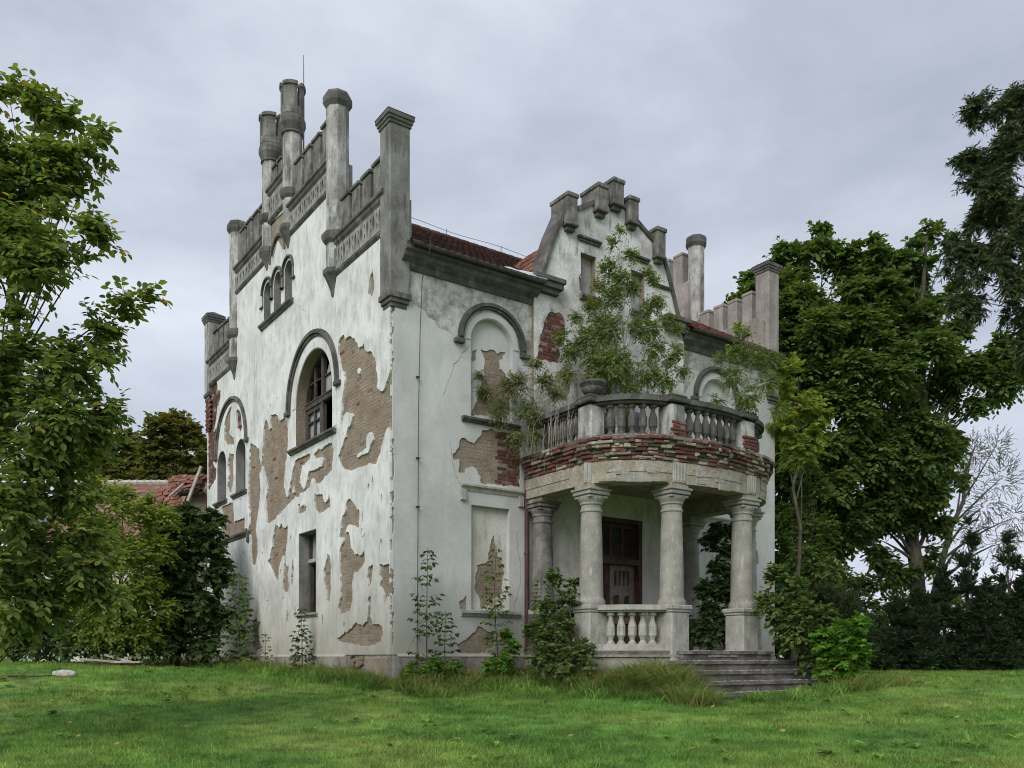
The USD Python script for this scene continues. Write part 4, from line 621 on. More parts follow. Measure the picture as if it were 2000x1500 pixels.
weath = unary_union([rough_edge([(.36, 8.05), (.75, 7.86), (1.1, 7.7), (1.42, 7.48), (1.5, 7.9), (2.46, 8.25), (3.1, 8.0), (3.2, 6.9), (3.62, 6.5), (3.62, 8.9), (.36, 8.9)], .05, .08, 77), sbox(-.1, 7.9, .36, 8.9), rough_edge([(8.3, 7.3), (9.0, 8.0), (9.7, 8.3), (11.0, 8.0), (12.3, 8.2), (12.3, 8.9), (8.3, 8.9)], .05, .08, 78)])
for q in polys(pr.difference(weath)): obj('front_plaster', FR.ext(q, 0, .032), 'new_plaster', villa)
for q in polys(pr.intersection(weath)): obj('weathered_plaster', FR.ext(q, 0, .024), 'old_plaster', villa)
for q in R_OPEN.geoms: obj('reveal', FR.ext(q.buffer(.002).difference(q.buffer(-.012)), -.09, .034), 'new_plaster', villa)
sm = []
for i, c in enumerate(rcuts):
    for p in polys(c.difference(R_OPEN.buffer(.02))): sm += courses(p.intersection(sbox(0, 0, 2.55, 9)), FR, 0, 600 + i, prob=.85)
obj('smeared_brickwork', join(sm), 'bagged_brick', villa, kind='stuff')
rb = obj('bare_brickwork', FR.box(2.9, 2.95, -.02, .001, 4.9, 4.95), 'joint', villa, label='patch of red bricks beside the rusty downpipe')
for p in polys(rcuts[0].intersection(sbox(2.55, 0, 4, 9))): courses(p, FR, 0, 640, red=True, parent=rb, prob=.9)
for k, (nu, lo) in enumerate(((N_UP, False), (N_LO, True))):
    for j, p in enumerate(nu):
        pats = (RIGHT_NICHE_LOW if lo else RIGHT_NICHE_UP) if j == 0 else []
        c = unary_union([rough_edge(q, .02, .04, 700 + i) for i, q in enumerate(pats)]) if pats else Polygon()
        nb = obj('blind_niche', FR.ext(p.buffer(.02), -.44, -.12), 'mortar', villa)
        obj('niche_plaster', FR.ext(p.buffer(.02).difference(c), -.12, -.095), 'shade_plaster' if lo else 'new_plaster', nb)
        if pats:
            b_ = []
            for q in polys(c): b_ += courses(q, FR, -.12, 720, prob=.8)
            obj('smeared_brickwork', join(b_), 'bagged_brick', nb, kind='stuff')
for c in (2.46, 9.76):
    hood(FR, c, 7.52, .90, .14, .09, stop=.1, legs=.05, m='balustrade')
    obj('window_surround', FR.ext(arch_band(c, 7.52, .575, .70), .03, .05), 'new_plaster', villa)
    sill(FR, c - .8, c + .72, 5.82, .15, .12, 'balustrade')
    obj('label_mould', [FR.mould([(0, 4.2), (.05, 4.2), (.07, 4.27), (.12, 4.3), (.12, 4.34), (0, 4.38)], c - .82, c + .82), FR.box(c - .84, c - .70, 0, .1, 3.98, 4.22), FR.box(c + .70, c + .84, 0, .1, 3.98, 4.22)], 'pale_balustrade', villa)
    sill(FR, c - .82, c + .74, 1.6, .14, .14, 'pale_balustrade')
for a, b in ((0, RIS0), (RIS1, W)): obj('plinth', FR.ext(sbox(a, -.4, b, .6), 0, .07), 'plinth', villa)

# ---- risen middle bay with its shaped gable
def mirror(pts): return pts + [(2 * DC - u, z) for u, z in pts[::-1]]
GPROF = [(3.55, 9.1), (3.66, 9.2), (3.78, 9.42), (3.98, 9.98), (4.15, 10.45), (4.32, 10.8), (4.45, 11.08), (4.75, 11.16), (5.45, 11.58), (5.7, 11.7)]
gable_poly = Polygon([(RIS0, -.4)] + mirror(GPROF) + [(2 * DC - RIS0, -.4)])
BDOOR = arch_poly(DC, .66, 5.05, 7.25); DOOR = sbox(5.08, .7, 6.9, 3.98)
DW = [sbox(4.93, 9.22, 5.4, 10.2), sbox(6.54, 9.22, 7.01, 10.2)]
g_open = unary_union([BDOOR, DOOR] + DW)
obj('middle_bay_wall', FR.ext(gable_poly.difference(g_open), -.32, .12), 'mortar', villa)
gcuts = [rough_edge(p, .02, .045, 800 + i) for i, p in enumerate(RIGHT_DORMER[:1])]
stain = [rough_edge(p, .03, .06, 820 + i) for i, p in enumerate(RIGHT_DORMER[1:])]
small = [rough_edge([(4.88, 9.3), (4.93, 9.3), (4.93, 9.7), (4.86, 9.6)], .01, .03, 1)]
gp = gable_poly.intersection(sbox(0, 4.6, 20, 20)).difference(g_open.buffer(.004)).difference(unary_union(gcuts + small))
obj('middle_bay_plaster', FR.ext(gp.difference(unary_union(stain)), .12, .145), 'gable_plaster', villa)
obj('stained_plaster', FR.ext(unary_union(stain).intersection(gp), .12, .139), 'entablature', villa)
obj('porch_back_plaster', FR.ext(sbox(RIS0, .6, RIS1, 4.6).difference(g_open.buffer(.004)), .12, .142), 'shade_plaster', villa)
rb2 = obj('bare_brickwork', FR.box(4.1, 4.15, .1, .121, 8.0, 8.05), 'joint', villa, label='patch of red bricks beside the willow sapling')
for p in polys(gcuts[0]): courses(p, FR, .12, 840, red=True, parent=rb2, prob=.92)
# coping along the raking edges, pinnacle blocks, strings
gp_l = np.array(GPROF); 
def coping(pts):
    ln = LineString(pts); b = ln.buffer(.05, cap_style=2, join_style=2)
    return FR.ext(b, -.33, .20)
for s in (0, 1):
    q = GPROF if not s else [(2 * DC - u, z) for u, z in GPROF]
    obj('coping', [coping(q[1:7]), coping(q[6:])], 'dark_stone', villa)
    base_u = 3.9 if not s else 2 * DC - 3.9
    obj('kneeler', [FR.box(base_u - .42, base_u + .36, -.3, .34, 9.06, 9.2, .01), FR.box(base_u - .36, base_u + .28, -.3, .27, 8.94, 9.07, .01), FR.box(base_u - .46, base_u + .4, -.3, .39, 9.19, 9.3, .01)], 'dark_stone', villa)
for u, z0, z1, w in ((4.53, 10.55, 11.42, .3), (7.41, 10.55, 11.42, .3), (5.46, 11.15, 11.92, .3), (6.48, 11.15, 11.92, .3), (5.97, 11.45, 12.2, .34)):
    pn = obj('pinnacle', [FR.box(u - w / 2, u + w / 2, -.32, .33, z0 + .12, z1 - .1, .012)], 'merlon_stone', villa)
    obj('cap', [FR.box(u - w / 2 - .025, u + w / 2 + .025, -.35, .36, z1 - .1, z1, .015)], 'merlon_stone', pn)
    obj('corbel', [FR.box(u - w / 2 + .03, u + w / 2 - .03, .1, .27, z0, z0 + .13, .01), FR.box(u - w / 2 - .02, u + w / 2 + .02, .1, .35, z0 + .1, z0 + .16, .01)], 'dark_stone', pn)
for u in (5.17, 6.77):
    obj('lintel_moulding', [FR.box(u - .33, u + .33, .14, .2, 10.46, 10.52), FR.box(u - .36, u + .36, .14, .24, 10.52, 10.58)], 'balustrade', villa)
    sill(FR, u - .3, u + .3, 9.2, .14, .13, 'dark_stone', n0=.14)
for p in DW:
    w = thing_part('boarded_window'); u0, z0, u1, z1 = p.bounds
    for i in range(3): obj('board', FR.box(u0 + i * (u1 - u0) / 3 + .003, u0 + (i + 1) * (u1 - u0) / 3 - .003, -.10, -.06 + .006 * i, z0, z1, .004), 'board', w)
obj('string_course', [FR.mould([(.14, 9.98), (.2, 9.98), (.24, 10.03), (.14, 10.08)], 7.2, 7.85)], 'dark_stone', villa)

# balcony door and porch door
w = thing_part('balcony_door')
fr_ = BDOOR.difference(BDOOR.buffer(-.09)); obj('frame', FR.ext(fr_, -.12, -.02), 'wood_dark', w)
obj('mullion', [FR.box(DC - .05, DC + .05, -.12, -.01, 5.1, 7.85), FR.box(DC - .6, DC + .6, -.12, -.01, 6.95, 7.06)], 'wood_dark', w)
obj('door_panel', FR.ext(BDOOR.buffer(-.08).intersection(sbox(0, 5.1, 20, 6.2)), -.1, -.05), 'wood_dark', w)
obj('pane', FR.ext(BDOOR.buffer(-.08).intersection(sbox(0, 6.2, 20, 8)), -.09, -.085), 'glass', w)
obj('arch_surround', FR.ext(arch_band(DC, 7.25, .68, .86).union(sbox(DC - .86, 5.1, DC - .68, 7.25)).union(sbox(DC + .68, 5.1, DC + .86, 7.25)), .145, .2), 'gable_plaster', w)
w = thing_part('porch_door')
obj('frame', FR.ext(DOOR.difference(DOOR.buffer(-.11)).union(sbox(5.1, 2.85, 6.88, 3.0)), -.14, .16), 'wood_brown', w)
obj('transom_light', FR.ext(sbox(5.19, 3.0, 6.79, 3.87).difference(unary_union([sbox(5.27 + i * .39, 3.1, 5.58 + i * .39, 3.78) for i in range(4)])), -.08, -.02), 'wood_brown', w)
obj('transom_panel', FR.ext(sbox(5.19, 3.0, 6.79, 3.87), -.13, -.08), 'black_inside', w)
for s in (0, 1):
    u0 = 5.19 + s * .805; lf = sbox(u0, .72, u0 + .795, 2.85)
    holes = unary_union([arch_poly(u0 + c, .11, 1.55, 2.0) for c in (.22, .575)] + [sbox(u0 + .14 + i * .14, 2.35, u0 + .24 + i * .14, 2.72) for i in range(4)] + [sbox(u0 + .1, .85, u0 + .34, 1.4), sbox(u0 + .45, .85, u0 + .69, 1.4)])
    d = obj('door_leaf', FR.ext(lf.difference(holes), -.08, -.03), 'wood_brown' if s == 0 else 'door_wood', w, **({'label': 'faded greyish door leaf with two arched panels'} if s else {}))
    obj('door_ground', FR.ext(lf, -.11, -.079), 'wood_dark', w)
obj('step', FR.box(5.0, 7.0, .1, .5, .6, .73), 'steps', w)

# ---- eaves cornice, gutter, roof
EAVE = [(0, 8.66), (.06, 8.66), (.1, 8.74), (.1, 8.78), (.26, 8.86), (.28, 8.94), (.36, 8.96), (.36, 9.04), (0, 9.06)]
for a, b in ((.16, RIS0 + .06), (RIS1 - .06, W - .1)): 
    obj('eaves_cornice', FR.mould(EAVE, a, b), 'dark_stone', villa)
    g_ = np.array([[u, -.44 - .0, 9.06] for u in np.linspace(a + .05, b, 8)])
    obj('gutter', tube(g_, .055, 8), 'wire', villa)
E_Y, E_Z, R_Y, R_Z = -.42, 9.06, 6.6, 13.25; SL = (R_Z - E_Z) / (R_Y - E_Y)
def roof_z(y): return E_Z + SL * (y - E_Y)
DRZ = 11.05; DS = .84
def quad_slab(pts, t=.06):
    p = np.asarray(pts, float); n = np.cross(p[1] - p[0], p[2] - p[0]); n /= np.linalg.norm(n)
    if n[2] < 0: n = -n
    k = len(p); V = np.vstack([p, p - n * t]); F = []
    for i in range(1, k - 1): F += [[0, i, i + 1], [k, k + i + 1, k + i]]
    for i in range(k): j = (i + 1) % k; F += [[i, k + i, k + j], [i, k + j, j]]
    return V, np.array(F)
def tile_field(o, along, up, na, nu, w, h, keep, seed, lift=.012, jit=.006, sag=0.0):
    rg = np.random.default_rng(seed); along = np.asarray(along, float); up = np.asarray(up, float); nrm = np.cross(along, up); nrm /= np.linalg.norm(nrm)
    if nrm[2] < 0: nrm = -nrm
    parts = []; base = np.array([[0, 0, 0], [1, 0, 0], [1, 1, 0], [0, 1, 0], [.5, -.12, 0]])
    for r in range(nu):
        for c in range(na):
            a0 = (c + .5 * (r % 2)) * w; u0 = r * h; ctr = np.asarray(o) + along * (a0 + w / 2) + up * (u0 + h / 2)
            if not keep(ctr): continue
            loc = np.array([[a0 + .004, u0, .032], [a0 + w - .004, u0, .032], [a0 + w - .004, u0 + h * 1.25, .008], [a0 + .004, u0 + h * 1.25, .008], [a0 + w / 2, u0 - .035, .034],
                            [a0 + .004, u0, .014], [a0 + w - .004, u0, .014], [a0 + w / 2, u0 - .035, .016]])
            loc[:, 2] += rg.uniform(0, jit) + sag * math.sin(a0 * 1.7 + 1) * math.sin(u0 * 2.1); loc[:, :2] += rg.normal(0, jit * .6, 2)
            v = np.asarray(o) + loc[:, :1] * along + loc[:, 1:2] * up + (loc[:, 2:] + lift) * nrm
            f = [[0, 4, 1], [0, 1, 2], [0, 2, 3], [0, 5, 7], [0, 7, 4], [4, 7, 6], [4, 6, 1], [1, 6, 2], [0, 3, 5]]
            parts.append((v, np.array(f)))
    return join(parts)
def drz(x):
    d = abs(x - DC); return 9.15 + (2.24 - d) * 2.25 if d > 1.72 else 10.32 + (1.72 - d) * .47
def under_dormer(p): return abs(p[0] - DC) < 2.24 and drz(p[0]) > roof_z(p[1]) - .02
roof = obj('main_roof', join([quad_slab([(.3, E_Y, E_Z), (3.7, E_Y, E_Z), (3.7, -.05, roof_z(-.05)), (8.3, -.05, roof_z(-.05)), (8.3, E_Y, E_Z), (W - .3, E_Y, E_Z), (W - .3, R_Y, R_Z), (.3, R_Y, R_Z)]) if False else quad_slab([(.3, -.05, roof_z(-.05)), (W - .3, -.05, roof_z(-.05)), (W - .3, R_Y, R_Z), (.3, R_Y, R_Z)]),
     quad_slab([(.3, E_Y, E_Z), (3.62, E_Y, E_Z), (3.62, -.05, roof_z(-.05)), (.3, -.05, roof_z(-.05))]), quad_slab([(8.32, E_Y, E_Z), (W - .3, E_Y, E_Z), (W - .3, -.05, roof_z(-.05)), (8.32, -.05, roof_z(-.05))]),
     quad_slab([(.3, R_Y, R_Z), (W - .3, R_Y, R_Z), (W - .3, D + .3, 9.06), (.3, D + .3, 9.06)])]), 'tile_dark', villa)
uv = np.array([0, R_Y - E_Y, R_Z - E_Z]); slen = np.linalg.norm(uv); uv /= slen
tiles = tile_field((.42, E_Y - .03, E_Z), (1, 0, 0), uv, int(8.0 / .18), int(slen / .17), .18, .17, lambda p: not under_dormer(p) and not (3.55 < p[0] < 8.4 and p[1] < .3), 21, sag=.02)
obj('roof_tiles', tiles, 'tile_dark', roof, kind='stuff', label='weathered dark red roof tiles of the main slope')
tiles = tile_field((8.3, E_Y - .03, E_Z), (1, 0, 0), uv, int(3.5 / .18), int(slen / .17), .18, .17, lambda p: not under_dormer(p), 22, sag=.03, jit=.012)
obj('roof_tiles', tiles, 'tile_red', roof, kind='stuff', label='lighter red roof tiles beyond the middle gable')
def yb_(z): return (z - E_Z) / SL + E_Y
dparts = []
for s in (-1, 1):
    A, B, C_ = (DC + s * 2.24, 9.15), (DC + s * 1.72, 10.32), (DC, drz(DC))
    for (xa, za), (xb, zb_) in ((A, B), (B, C_)):
        q = [(xa, .30, za), (xb, .30, zb_), (xb, yb_(zb_), zb_), (xa, yb_(za), za)]; dparts.append(quad_slab(q))
droof = obj('dormer_roof', join(dparts), 'tile_dark', villa)
for s in (-1, 1):
    for (xa, za), (xb, zb_), k in (((DC + s * 2.24, 9.15), (DC + s * 1.72, 10.32), 0), ((DC + s * 1.72, 10.32), (DC, drz(DC)), 1)):
        upv = np.array([xb - xa, 0, zb_ - za]); ul = np.linalg.norm(upv); upv /= ul
        tiles = tile_field((xa, .30, za), (0, 1, 0), upv, 21, int(ul / .16), .18, .16, lambda p: drz(p[0]) > roof_z(p[1]) - .03, 30 + s + 5 * k, sag=.03, jit=.012)
        obj('roof_tiles', tiles, 'tile_red', droof, kind='stuff', **({'label': 'slipping orange red tiles on the steep dormer slope'} if k == 0 and s < 0 else {}))
rp = [tr(tube([(0, 0, 0), (.18, 0, .012), (.36, 0, 0)], [.1, .1, .115], 8), (.5 + .34 * i, R_Y, R_Z + .03)) for i in range(33)]
obj('ridge_tiles', join(rp), 'tile_dark', roof)
obj('ridge_wire', [tube([(x, R_Y - .05, R_Z + .25 + .03 * math.sin(x * 2)) for x in np.linspace(.6, 11.5, 24)], .008, 4)] + [tube([(x, R_Y, R_Z), (x, R_Y - .05, R_Z + .3)], .01, 4) for x in (1.2, 3.2, 5.2, 7.2, 9.2)], 'wire', villa)
obj('flashing', [quad_slab([(2.75, -.1, roof_z(-.1) + .07), (3.3, -.42, 9.13), (3.5, -.3, 9.2), (3.15, .25, roof_z(.25) + .08)], .015), quad_slab([(3.25, -.40, 9.15), (3.72, -.42, 9.16), (3.75, -.1, 9.40), (3.3, .1, 9.46)], .015)], 'zinc', villa)
# ---- back wall and floors close the shell
obj('back_wall', FB.ext(sbox(.455, -.4, W - .455, 9.05), -.4, 0), 'mortar', villa)
obj('floor_slab', [tr(pbox((W - .9, D - .9, .2)), (W / 2, D / 2, z)) for z in (.5, 4.7, 8.9)], 'black_inside', villa)

# ---- downpipe, conductor wire, lightning rod
dp = obj('downpipe', tube([(3.36, -.11, 4.95), (3.36, -.11, 2.5), (3.36, -.11, .02)], .055, 10), 'pipe_red', villa, smooth=40)
for z in (1.2, 2.9, 4.6): obj('bracket', lathe([(.066, z), (.066, z + .05)], (3.36, -.11, 0), 10), 'pipe_red', dp)
wz = [(.62, -.5, 9.2), (.62, -.47, 8.9), (.64, -.12, 8.5), (.60, -.1, 7.4), (.56, -.1, 5.6), (.55, -.1, 3.4), (.53, -.1, .7), (.52, -.09, .1)]
cw = obj('conductor_wire', tube(wz, .009, 5), 'wire', villa)
for z in (6.42, 4.72, 3.7, 2.2, 1.55, 1.0): obj('clamp', [FR.box(.545, .575, .03, .125, z, z + .035, .004), FR.box(.50, .59, .09, .12, z + .005, z + .03, .004)], 'wire', cw)
obj('lightning_rod', tube([(.1, 5.1, 13.3), (.1, 5.1, 14.6), (.1, 5.1, 15.95)], [.02, .014, .008], 5), 'wire', villa)
# ================================================================= porch and balcony (parts of the villa)
C1, C2, C3, C4 = (3.55, -2.15), (4.9, -3.15), (7.1, -3.15), (8.45, -2.15)
def bez(a, c, b, n=14):
    t = np.linspace(0, 1, n)[:, None]; return (1 - t) ** 2 * np.array(a) + 2 * t * (1 - t) * np.array(c) + t ** 2 * np.array(b)
SEG = [np.array([(3.55, .1), C1]), bez(C1, (3.86, -3.02), C2), bez(C2, (6.0, -3.42), C3, 10), bez(C3, (8.14, -3.02), C4), np.array([C4, (8.45, .1)])]
AXIS = np.vstack([SEG[0]] + [s[1:] for s in SEG[1:]])
PLAN = Polygon(np.vstack([AXIS, [(8.45, .4), (3.55, .4)]]))
CLIP = sbox(0, -8, 12, -.125)
def ring(o, i): return PLAN.buffer(o, join_style=2 if o < .01 else 1).difference(PLAN.buffer(i)).intersection(CLIP)
def slab(poly, z0, z1):
    out = []
    for p in polys(poly):
        m = trimesh.creation.extrude_polygon(p.simplify(.004), z1 - z0); v = np.array(m.vertices); v[:, 2] += z0; out.append((v, np.array(m.faces)))
    return join(out)
def rotbox(size, at, ang, c=.008):
    v, f = cbox(size, c); ca, sa = math.cos(ang), math.sin(ang)
    return v @ np.array([[ca, sa, 0], [-sa, ca, 0], [0, 0, 1]]) + np.asarray(at, float), f
prng = np.random.default_rng(17)
_pb = PLAN.buffer(.28).intersection(CLIP); _ck = unary_union([Polygon([(4.28, -3.4), (4.30, -3.4), (4.36, -2.8), (4.33, -2.8)]), Polygon([(3.1, -2.0), (3.1, -2.02), (3.6, -2.0), (3.6, -1.98)])])
obj('porch_base', [slab(_pb, -.7, .30), slab(_pb.difference(_ck), .30, .57), slab(PLAN.buffer(.32).intersection(CLIP), .57, .62)], 'plinth', villa, label='cracked grey plinth under the porch')
obj('porch_floor', slab(PLAN.buffer(.25).intersection(CLIP), .62, .70), 'steps', villa)
OPEN = sbox(C2[0] + .2, -8, C3[0] - .2, -2.9)           # gap for the steps
for sd in (sbox(0, -8, 6, 1), sbox(6, -8, 12, 1)):
    obj('lower_base_rail', slab(ring(.15, -.15).difference(OPEN).intersection(sd), .70, .84), 'pale_balustrade', villa)
    obj('lower_rail', [slab(ring(.13, -.13).difference(OPEN).intersection(sd), 1.50, 1.54), slab(ring(.19, -.19).difference(OPEN).intersection(sd), 1.54, 1.645)], 'pale_balustrade', villa)
def balusters(seg, n, z0, z1, m, ends=(.3, .3)):
    ln = LineString(seg); L = ln.length; h = z1 - z0
    prof = [(.085, 0), (.085, .045), (.062, .07), (.048, .12), (.062, .2), (.088, .27), (.088, .56), (.075, .62), (.05, .74), (.042, .82), (.05, .87), (.078, .90), (.078, 1.0)]
    for i in range(n):
        p = ln.interpolate(ends[0] + (L - ends[0] - ends[1]) * (i + .5) / n); d = ln.interpolate(min(L, ln.project(p) + .02)); a = math.atan2(d.y - p.y, d.x - p.x)
        obj('baluster', lathe([(r * 1.05, z0 + t * h) for r, t in prof], (p.x + prng.normal(0, .004), p.y + prng.normal(0, .004), 0), 8, a + math.pi / 8), m, villa)
balusters(np.array([(3.55, -.35), C1]), 5, .84, 1.5, 'balustrade', (.25, .35)); balusters(SEG[1], 5, .84, 1.5, 'pale_balustrade', (.34, .36)); balusters(SEG[3], 5, .84, 1.5, 'pale_balustrade', (.34, .36)); balusters(np.array([C4, (8.45, -.35)]), 5, .84, 1.5, 'pale_balustrade', (.35, .25))
for i, c in enumerate((C1, C2, C3, C4)):
    m = 'pale_balustrade'
    p = obj('pedestal', [tr(cbox((.52, .52, 1.23), .02), (*c, .885)), tr(cbox((.58, .58, .3), .02), (*c, .42))], m, villa)
    obj('cap', [tr(cbox((.62, .62, .10), .02), (*c, 1.60)), tr(cbox((.56, .56, .06), .01), (*c, 1.53))], m, p)
CPROF = [(.29, 1.645), (.30, 1.70), (.285, 1.755), (.262, 1.79), (.255, 1.83), (.25, 1.95), (.246, 2.4), (.235, 2.9), (.222, 3.35), (.214, 3.60)]
KPROF = [(.214, 3.58), (.235, 3.60), (.235, 3.635), (.216, 3.66), (.216, 3.74), (.24, 3.75), (.24, 3.79), (.28, 3.86), (.29, 3.90)]
def column(c, m='column_stone'):
    p = obj('column', lathe(CPROF, (*c, 0), 24), m, villa, smooth=35)
    obj('capital', [lathe(KPROF, (*c, 0), 24), tr(cbox((.50, .50, .05), .008), (*c, 3.905)), tr(cbox((.56, .56, .085), .012), (*c, 3.985)), tr(cbox((.62, .62, .05), .012), (*c, 4.05))], m, p)
for c in (C1, C2, C3, C4): column(c)
column((3.62, -.36), 'merlon_stone'); column((8.4, -.36))
for x in (3.62, 8.4): obj('back_pedestal', tr(cbox((.52, .46, 1.2), .02), (x, -.34, .95)), 'balustrade', villa)
for c in (C1, C2, C3, C4, (3.62, -.4), (8.4, -.4)): obj('impost', tr(cbox((.50, .50, .09), .01), (*c, 4.12)), 'entablature', villa)
# beam: patched render over stone, lower edge broken away in places
obj('entablature', [slab(ring(.23, -.22), 4.16, 4.60), slab(ring(.245, .1).difference(unary_union([Point(*c).buffer(.5) for c in (C1, C3)])), 4.36, 4.585)], 'entablature', villa, label='crumbling render band of the balcony front')
def along(seg, s):
    ln = LineString(seg); p = ln.interpolate(s, normalized=True); q = ln.interpolate(min(1, s + .01), normalized=True); r = ln.interpolate(max(0, s - .01), normalized=True)
    return np.array([p.x, p.y]), math.atan2(q.y - r.y, q.x - r.x)
for si in (1, 2, 3):
    frag = []
    for k in range(9):
        s = prng.uniform(.16, .84); p, a = along(SEG[si], s); out = np.array([math.sin(a), -math.cos(a)])
        frag.append(rotbox((prng.uniform(.14, .4), .05, prng.uniform(.04, .16)), (*(p + out * prng.uniform(.205, .225)), prng.uniform(4.2, 4.5)), a + prng.normal(0, .05), .015))
    obj('render_fragment', join(frag), 'column_stone', villa, kind='stuff')
lint = []
for s in np.linspace(.2, .8, 8):
    p, a = along(SEG[1], s); out = np.array([math.sin(a), -math.cos(a)]); lint.append(rotbox((.2, .06, .09), (*(p + out * .225), 4.20 + .02 * math.sin(s * 9)), a, .01))
obj('lintel_stone', join(lint), 'column_stone', villa)
for c, a in ((C1, -.62), (C2, -.1), (C3, .1), (C4, .62)):
    out = np.array([math.sin(a), -math.cos(a)]); p = np.array(c) + out * .245
    obj('frieze_block', [rotbox((.34, .05, .42), (*p, 4.385), a, .01)] + [rotbox((.03, .05, .36), (*(np.array(c) + out * .262 + np.array([math.cos(a), math.sin(a)]) * d), 4.39), a, .008) for d in (-.12, -.04, .04, .12)], 'pale_balustrade', villa)
# ragged brick cornice
bc = obj('brick_cornice', [slab(ring(.24 + o, -.1), 4.60 + .078 * i, 4.60 + .078 * (i + 1)) for i, o in enumerate((.0, .02, .055, .10, .15, .16))], 'joint', villa, label='ragged red brick cornice under the balcony')
count = 0; extra = []
for i, o in enumerate((.02, .05, .085, .13, .18, .19)):
    off = PLAN.buffer(.24 + o - .05); cs = np.array(off.exterior.coords); ln = LineString(cs); L = ln.length; s = (i % 2) * .13
    while s < L - .2:
        w = .235 if prng.random() > .3 else .115
        p = ln.interpolate(s + w / 2); q = ln.interpolate(s + w / 2 + .02)
        if p.y < -.28 and p.x < 9.2 and prng.random() > (.16 if i > 3 else .07):
            a = math.atan2(q.y - p.y, q.x - p.x); jit = prng.normal(-.004, .017)
            n_ = np.array([math.sin(a), -math.cos(a)]); ctr = np.array([p.x, p.y])
            if not PLAN.buffer(.3).contains(Point(*(ctr - n_ * .6))): n_ = -n_
            b = rotbox((w, .12, .062 + prng.uniform(-.006, .006)), (*(ctr + n_ * jit), 4.60 + .078 * i + .036 + prng.normal(0, .004)), a + prng.normal(0, .03), .007)
            m = 'brick%d' % prng.choice(5, p=[.30, .26, .13, .18, .13]) if prng.random() > .13 else 'entablature'
            if count < 290: obj('brick', b, m, bc); count += 1
            else: extra.append(b)
        s += w + .014
rem = []
for k in range(70):
    s = prng.uniform(.02, .98); si = prng.choice([1, 1, 2, 2, 3]); i = prng.integers(0, 5); p, a = along(SEG[si], s); out = np.array([math.sin(a), -math.cos(a)]); o = (.02, .05, .085, .13, .18, .19)[i]
    rem.append(rotbox((prng.uniform(.05, .3), .08, prng.uniform(.02, .09)), (*(p + out * (.24 + o - .025)), 4.63 + .078 * i + prng.uniform(-.02, .04)), a + prng.normal(0, .05), .012))
obj('mortar_crumbs', join(rem), 'entablature', bc, kind='stuff')
if extra: obj('brick_rest', join(extra), 'brick0', bc, kind='stuff')
obj('balcony_floor', [slab(PLAN.buffer(.1).intersection(CLIP), 4.56, 5.08), slab(ring(.36, -.2), 5.066, 5.085)], 'entablature', villa)
lit = []
for k in range(420):
    s = prng.uniform(0, 1); si = prng.integers(1, 4); p, a = along(SEG[si], s); out = np.array([math.sin(a), -math.cos(a)])
    sz = prng.uniform(.01, .035); lit.append(rotbox((sz * 1.5, sz, sz * .5), (*(p + out * prng.uniform(.12, .36)), 5.088 + sz * .2), prng.uniform(0, 3), .003))
obj('balcony_rubble', join(lit), 'litter', villa, kind='stuff')
obj('upper_base_rail', slab(ring(.14, -.14), 5.085, 5.17), 'balustrade', villa)
obj('upper_rail', [slab(ring(.12, -.12), 5.80, 5.85), slab(ring(.19, -.19), 5.85, 5.94), slab(ring(.15, -.15), 5.94, 5.975)], 'balustrade', villa, label='dark moss stained handrail of the balcony')
for seg, n, e in ((np.array([(3.55, -.3), C1]), 6, (.15, .3)), (SEG[1], 5, (.32, .34)), (SEG[2], 7, (.32, .32)), (SEG[3], 5, (.34, .32)), (np.array([C4, (8.45, -.3)]), 6, (.3, .15))): balusters(seg, n, 5.17, 5.80, 'balustrade', e)
for i, c in enumerate((C1, C2, C3, C4)):
    p = obj('balcony_pedestal', [tr(cbox((.44, .44, .74), .06), (*c, 5.46))], 'pillar_stone', villa)
    obj('cap', [tr(cbox((.54, .54, .10), .02), (*c, 5.90)), tr(cbox((.48, .48, .06), .02), (*c, 5.985))], 'balustrade', p)
    if i in (1, 2):
        for r in range(5):
            for s in range(2): obj('brick', tr(cbox((.20, .1, .06), .012), (c[0] - .1 + .2 * s + prng.normal(0, .01) + (r % 2) * .02, c[1] - .19 + prng.normal(0, .012), 5.13 + .075 * r)), 'brick%d' % prng.choice([0, 0, 1, 2]), p)
# steps, each a slab with a worn nosing
for k in range(6):
    z = .70 - .205 * k; y = -3.62 - .33 * k; x0, x1 = 4.78 - .22 * k, 7.6 + .42 * k
    n = 22; pts = [(x0, -3.0)] + [(x0, y)] + [(u, y + prng.normal(0, .012)) for u in np.linspace(x0, x1, n)[1:-1]] + [(x1, y), (x1, -3.0)]
    st = obj('stone_step', [slab(Polygon(pts), z - .07, z - .005 * (k == 0)), slab(Polygon([(x0 + .02, -3.0), (x0 + .02, y + .04), (x1 - .02, y + .04), (x1 - .02, -3.0)]), z - .32, z - .07)], 'steps', villa)
    cr = []
    for j in range(110):
        sz = prng.uniform(.008, .03); cr.append(rotbox((sz * 1.6, sz, sz * .5), (prng.uniform(x0 + .1, x1 - .1), y + prng.uniform(.01, .28), z + sz * .15), prng.uniform(0, 3), .003))
    obj('crumbs', join(cr), 'litter', st, kind='stuff')
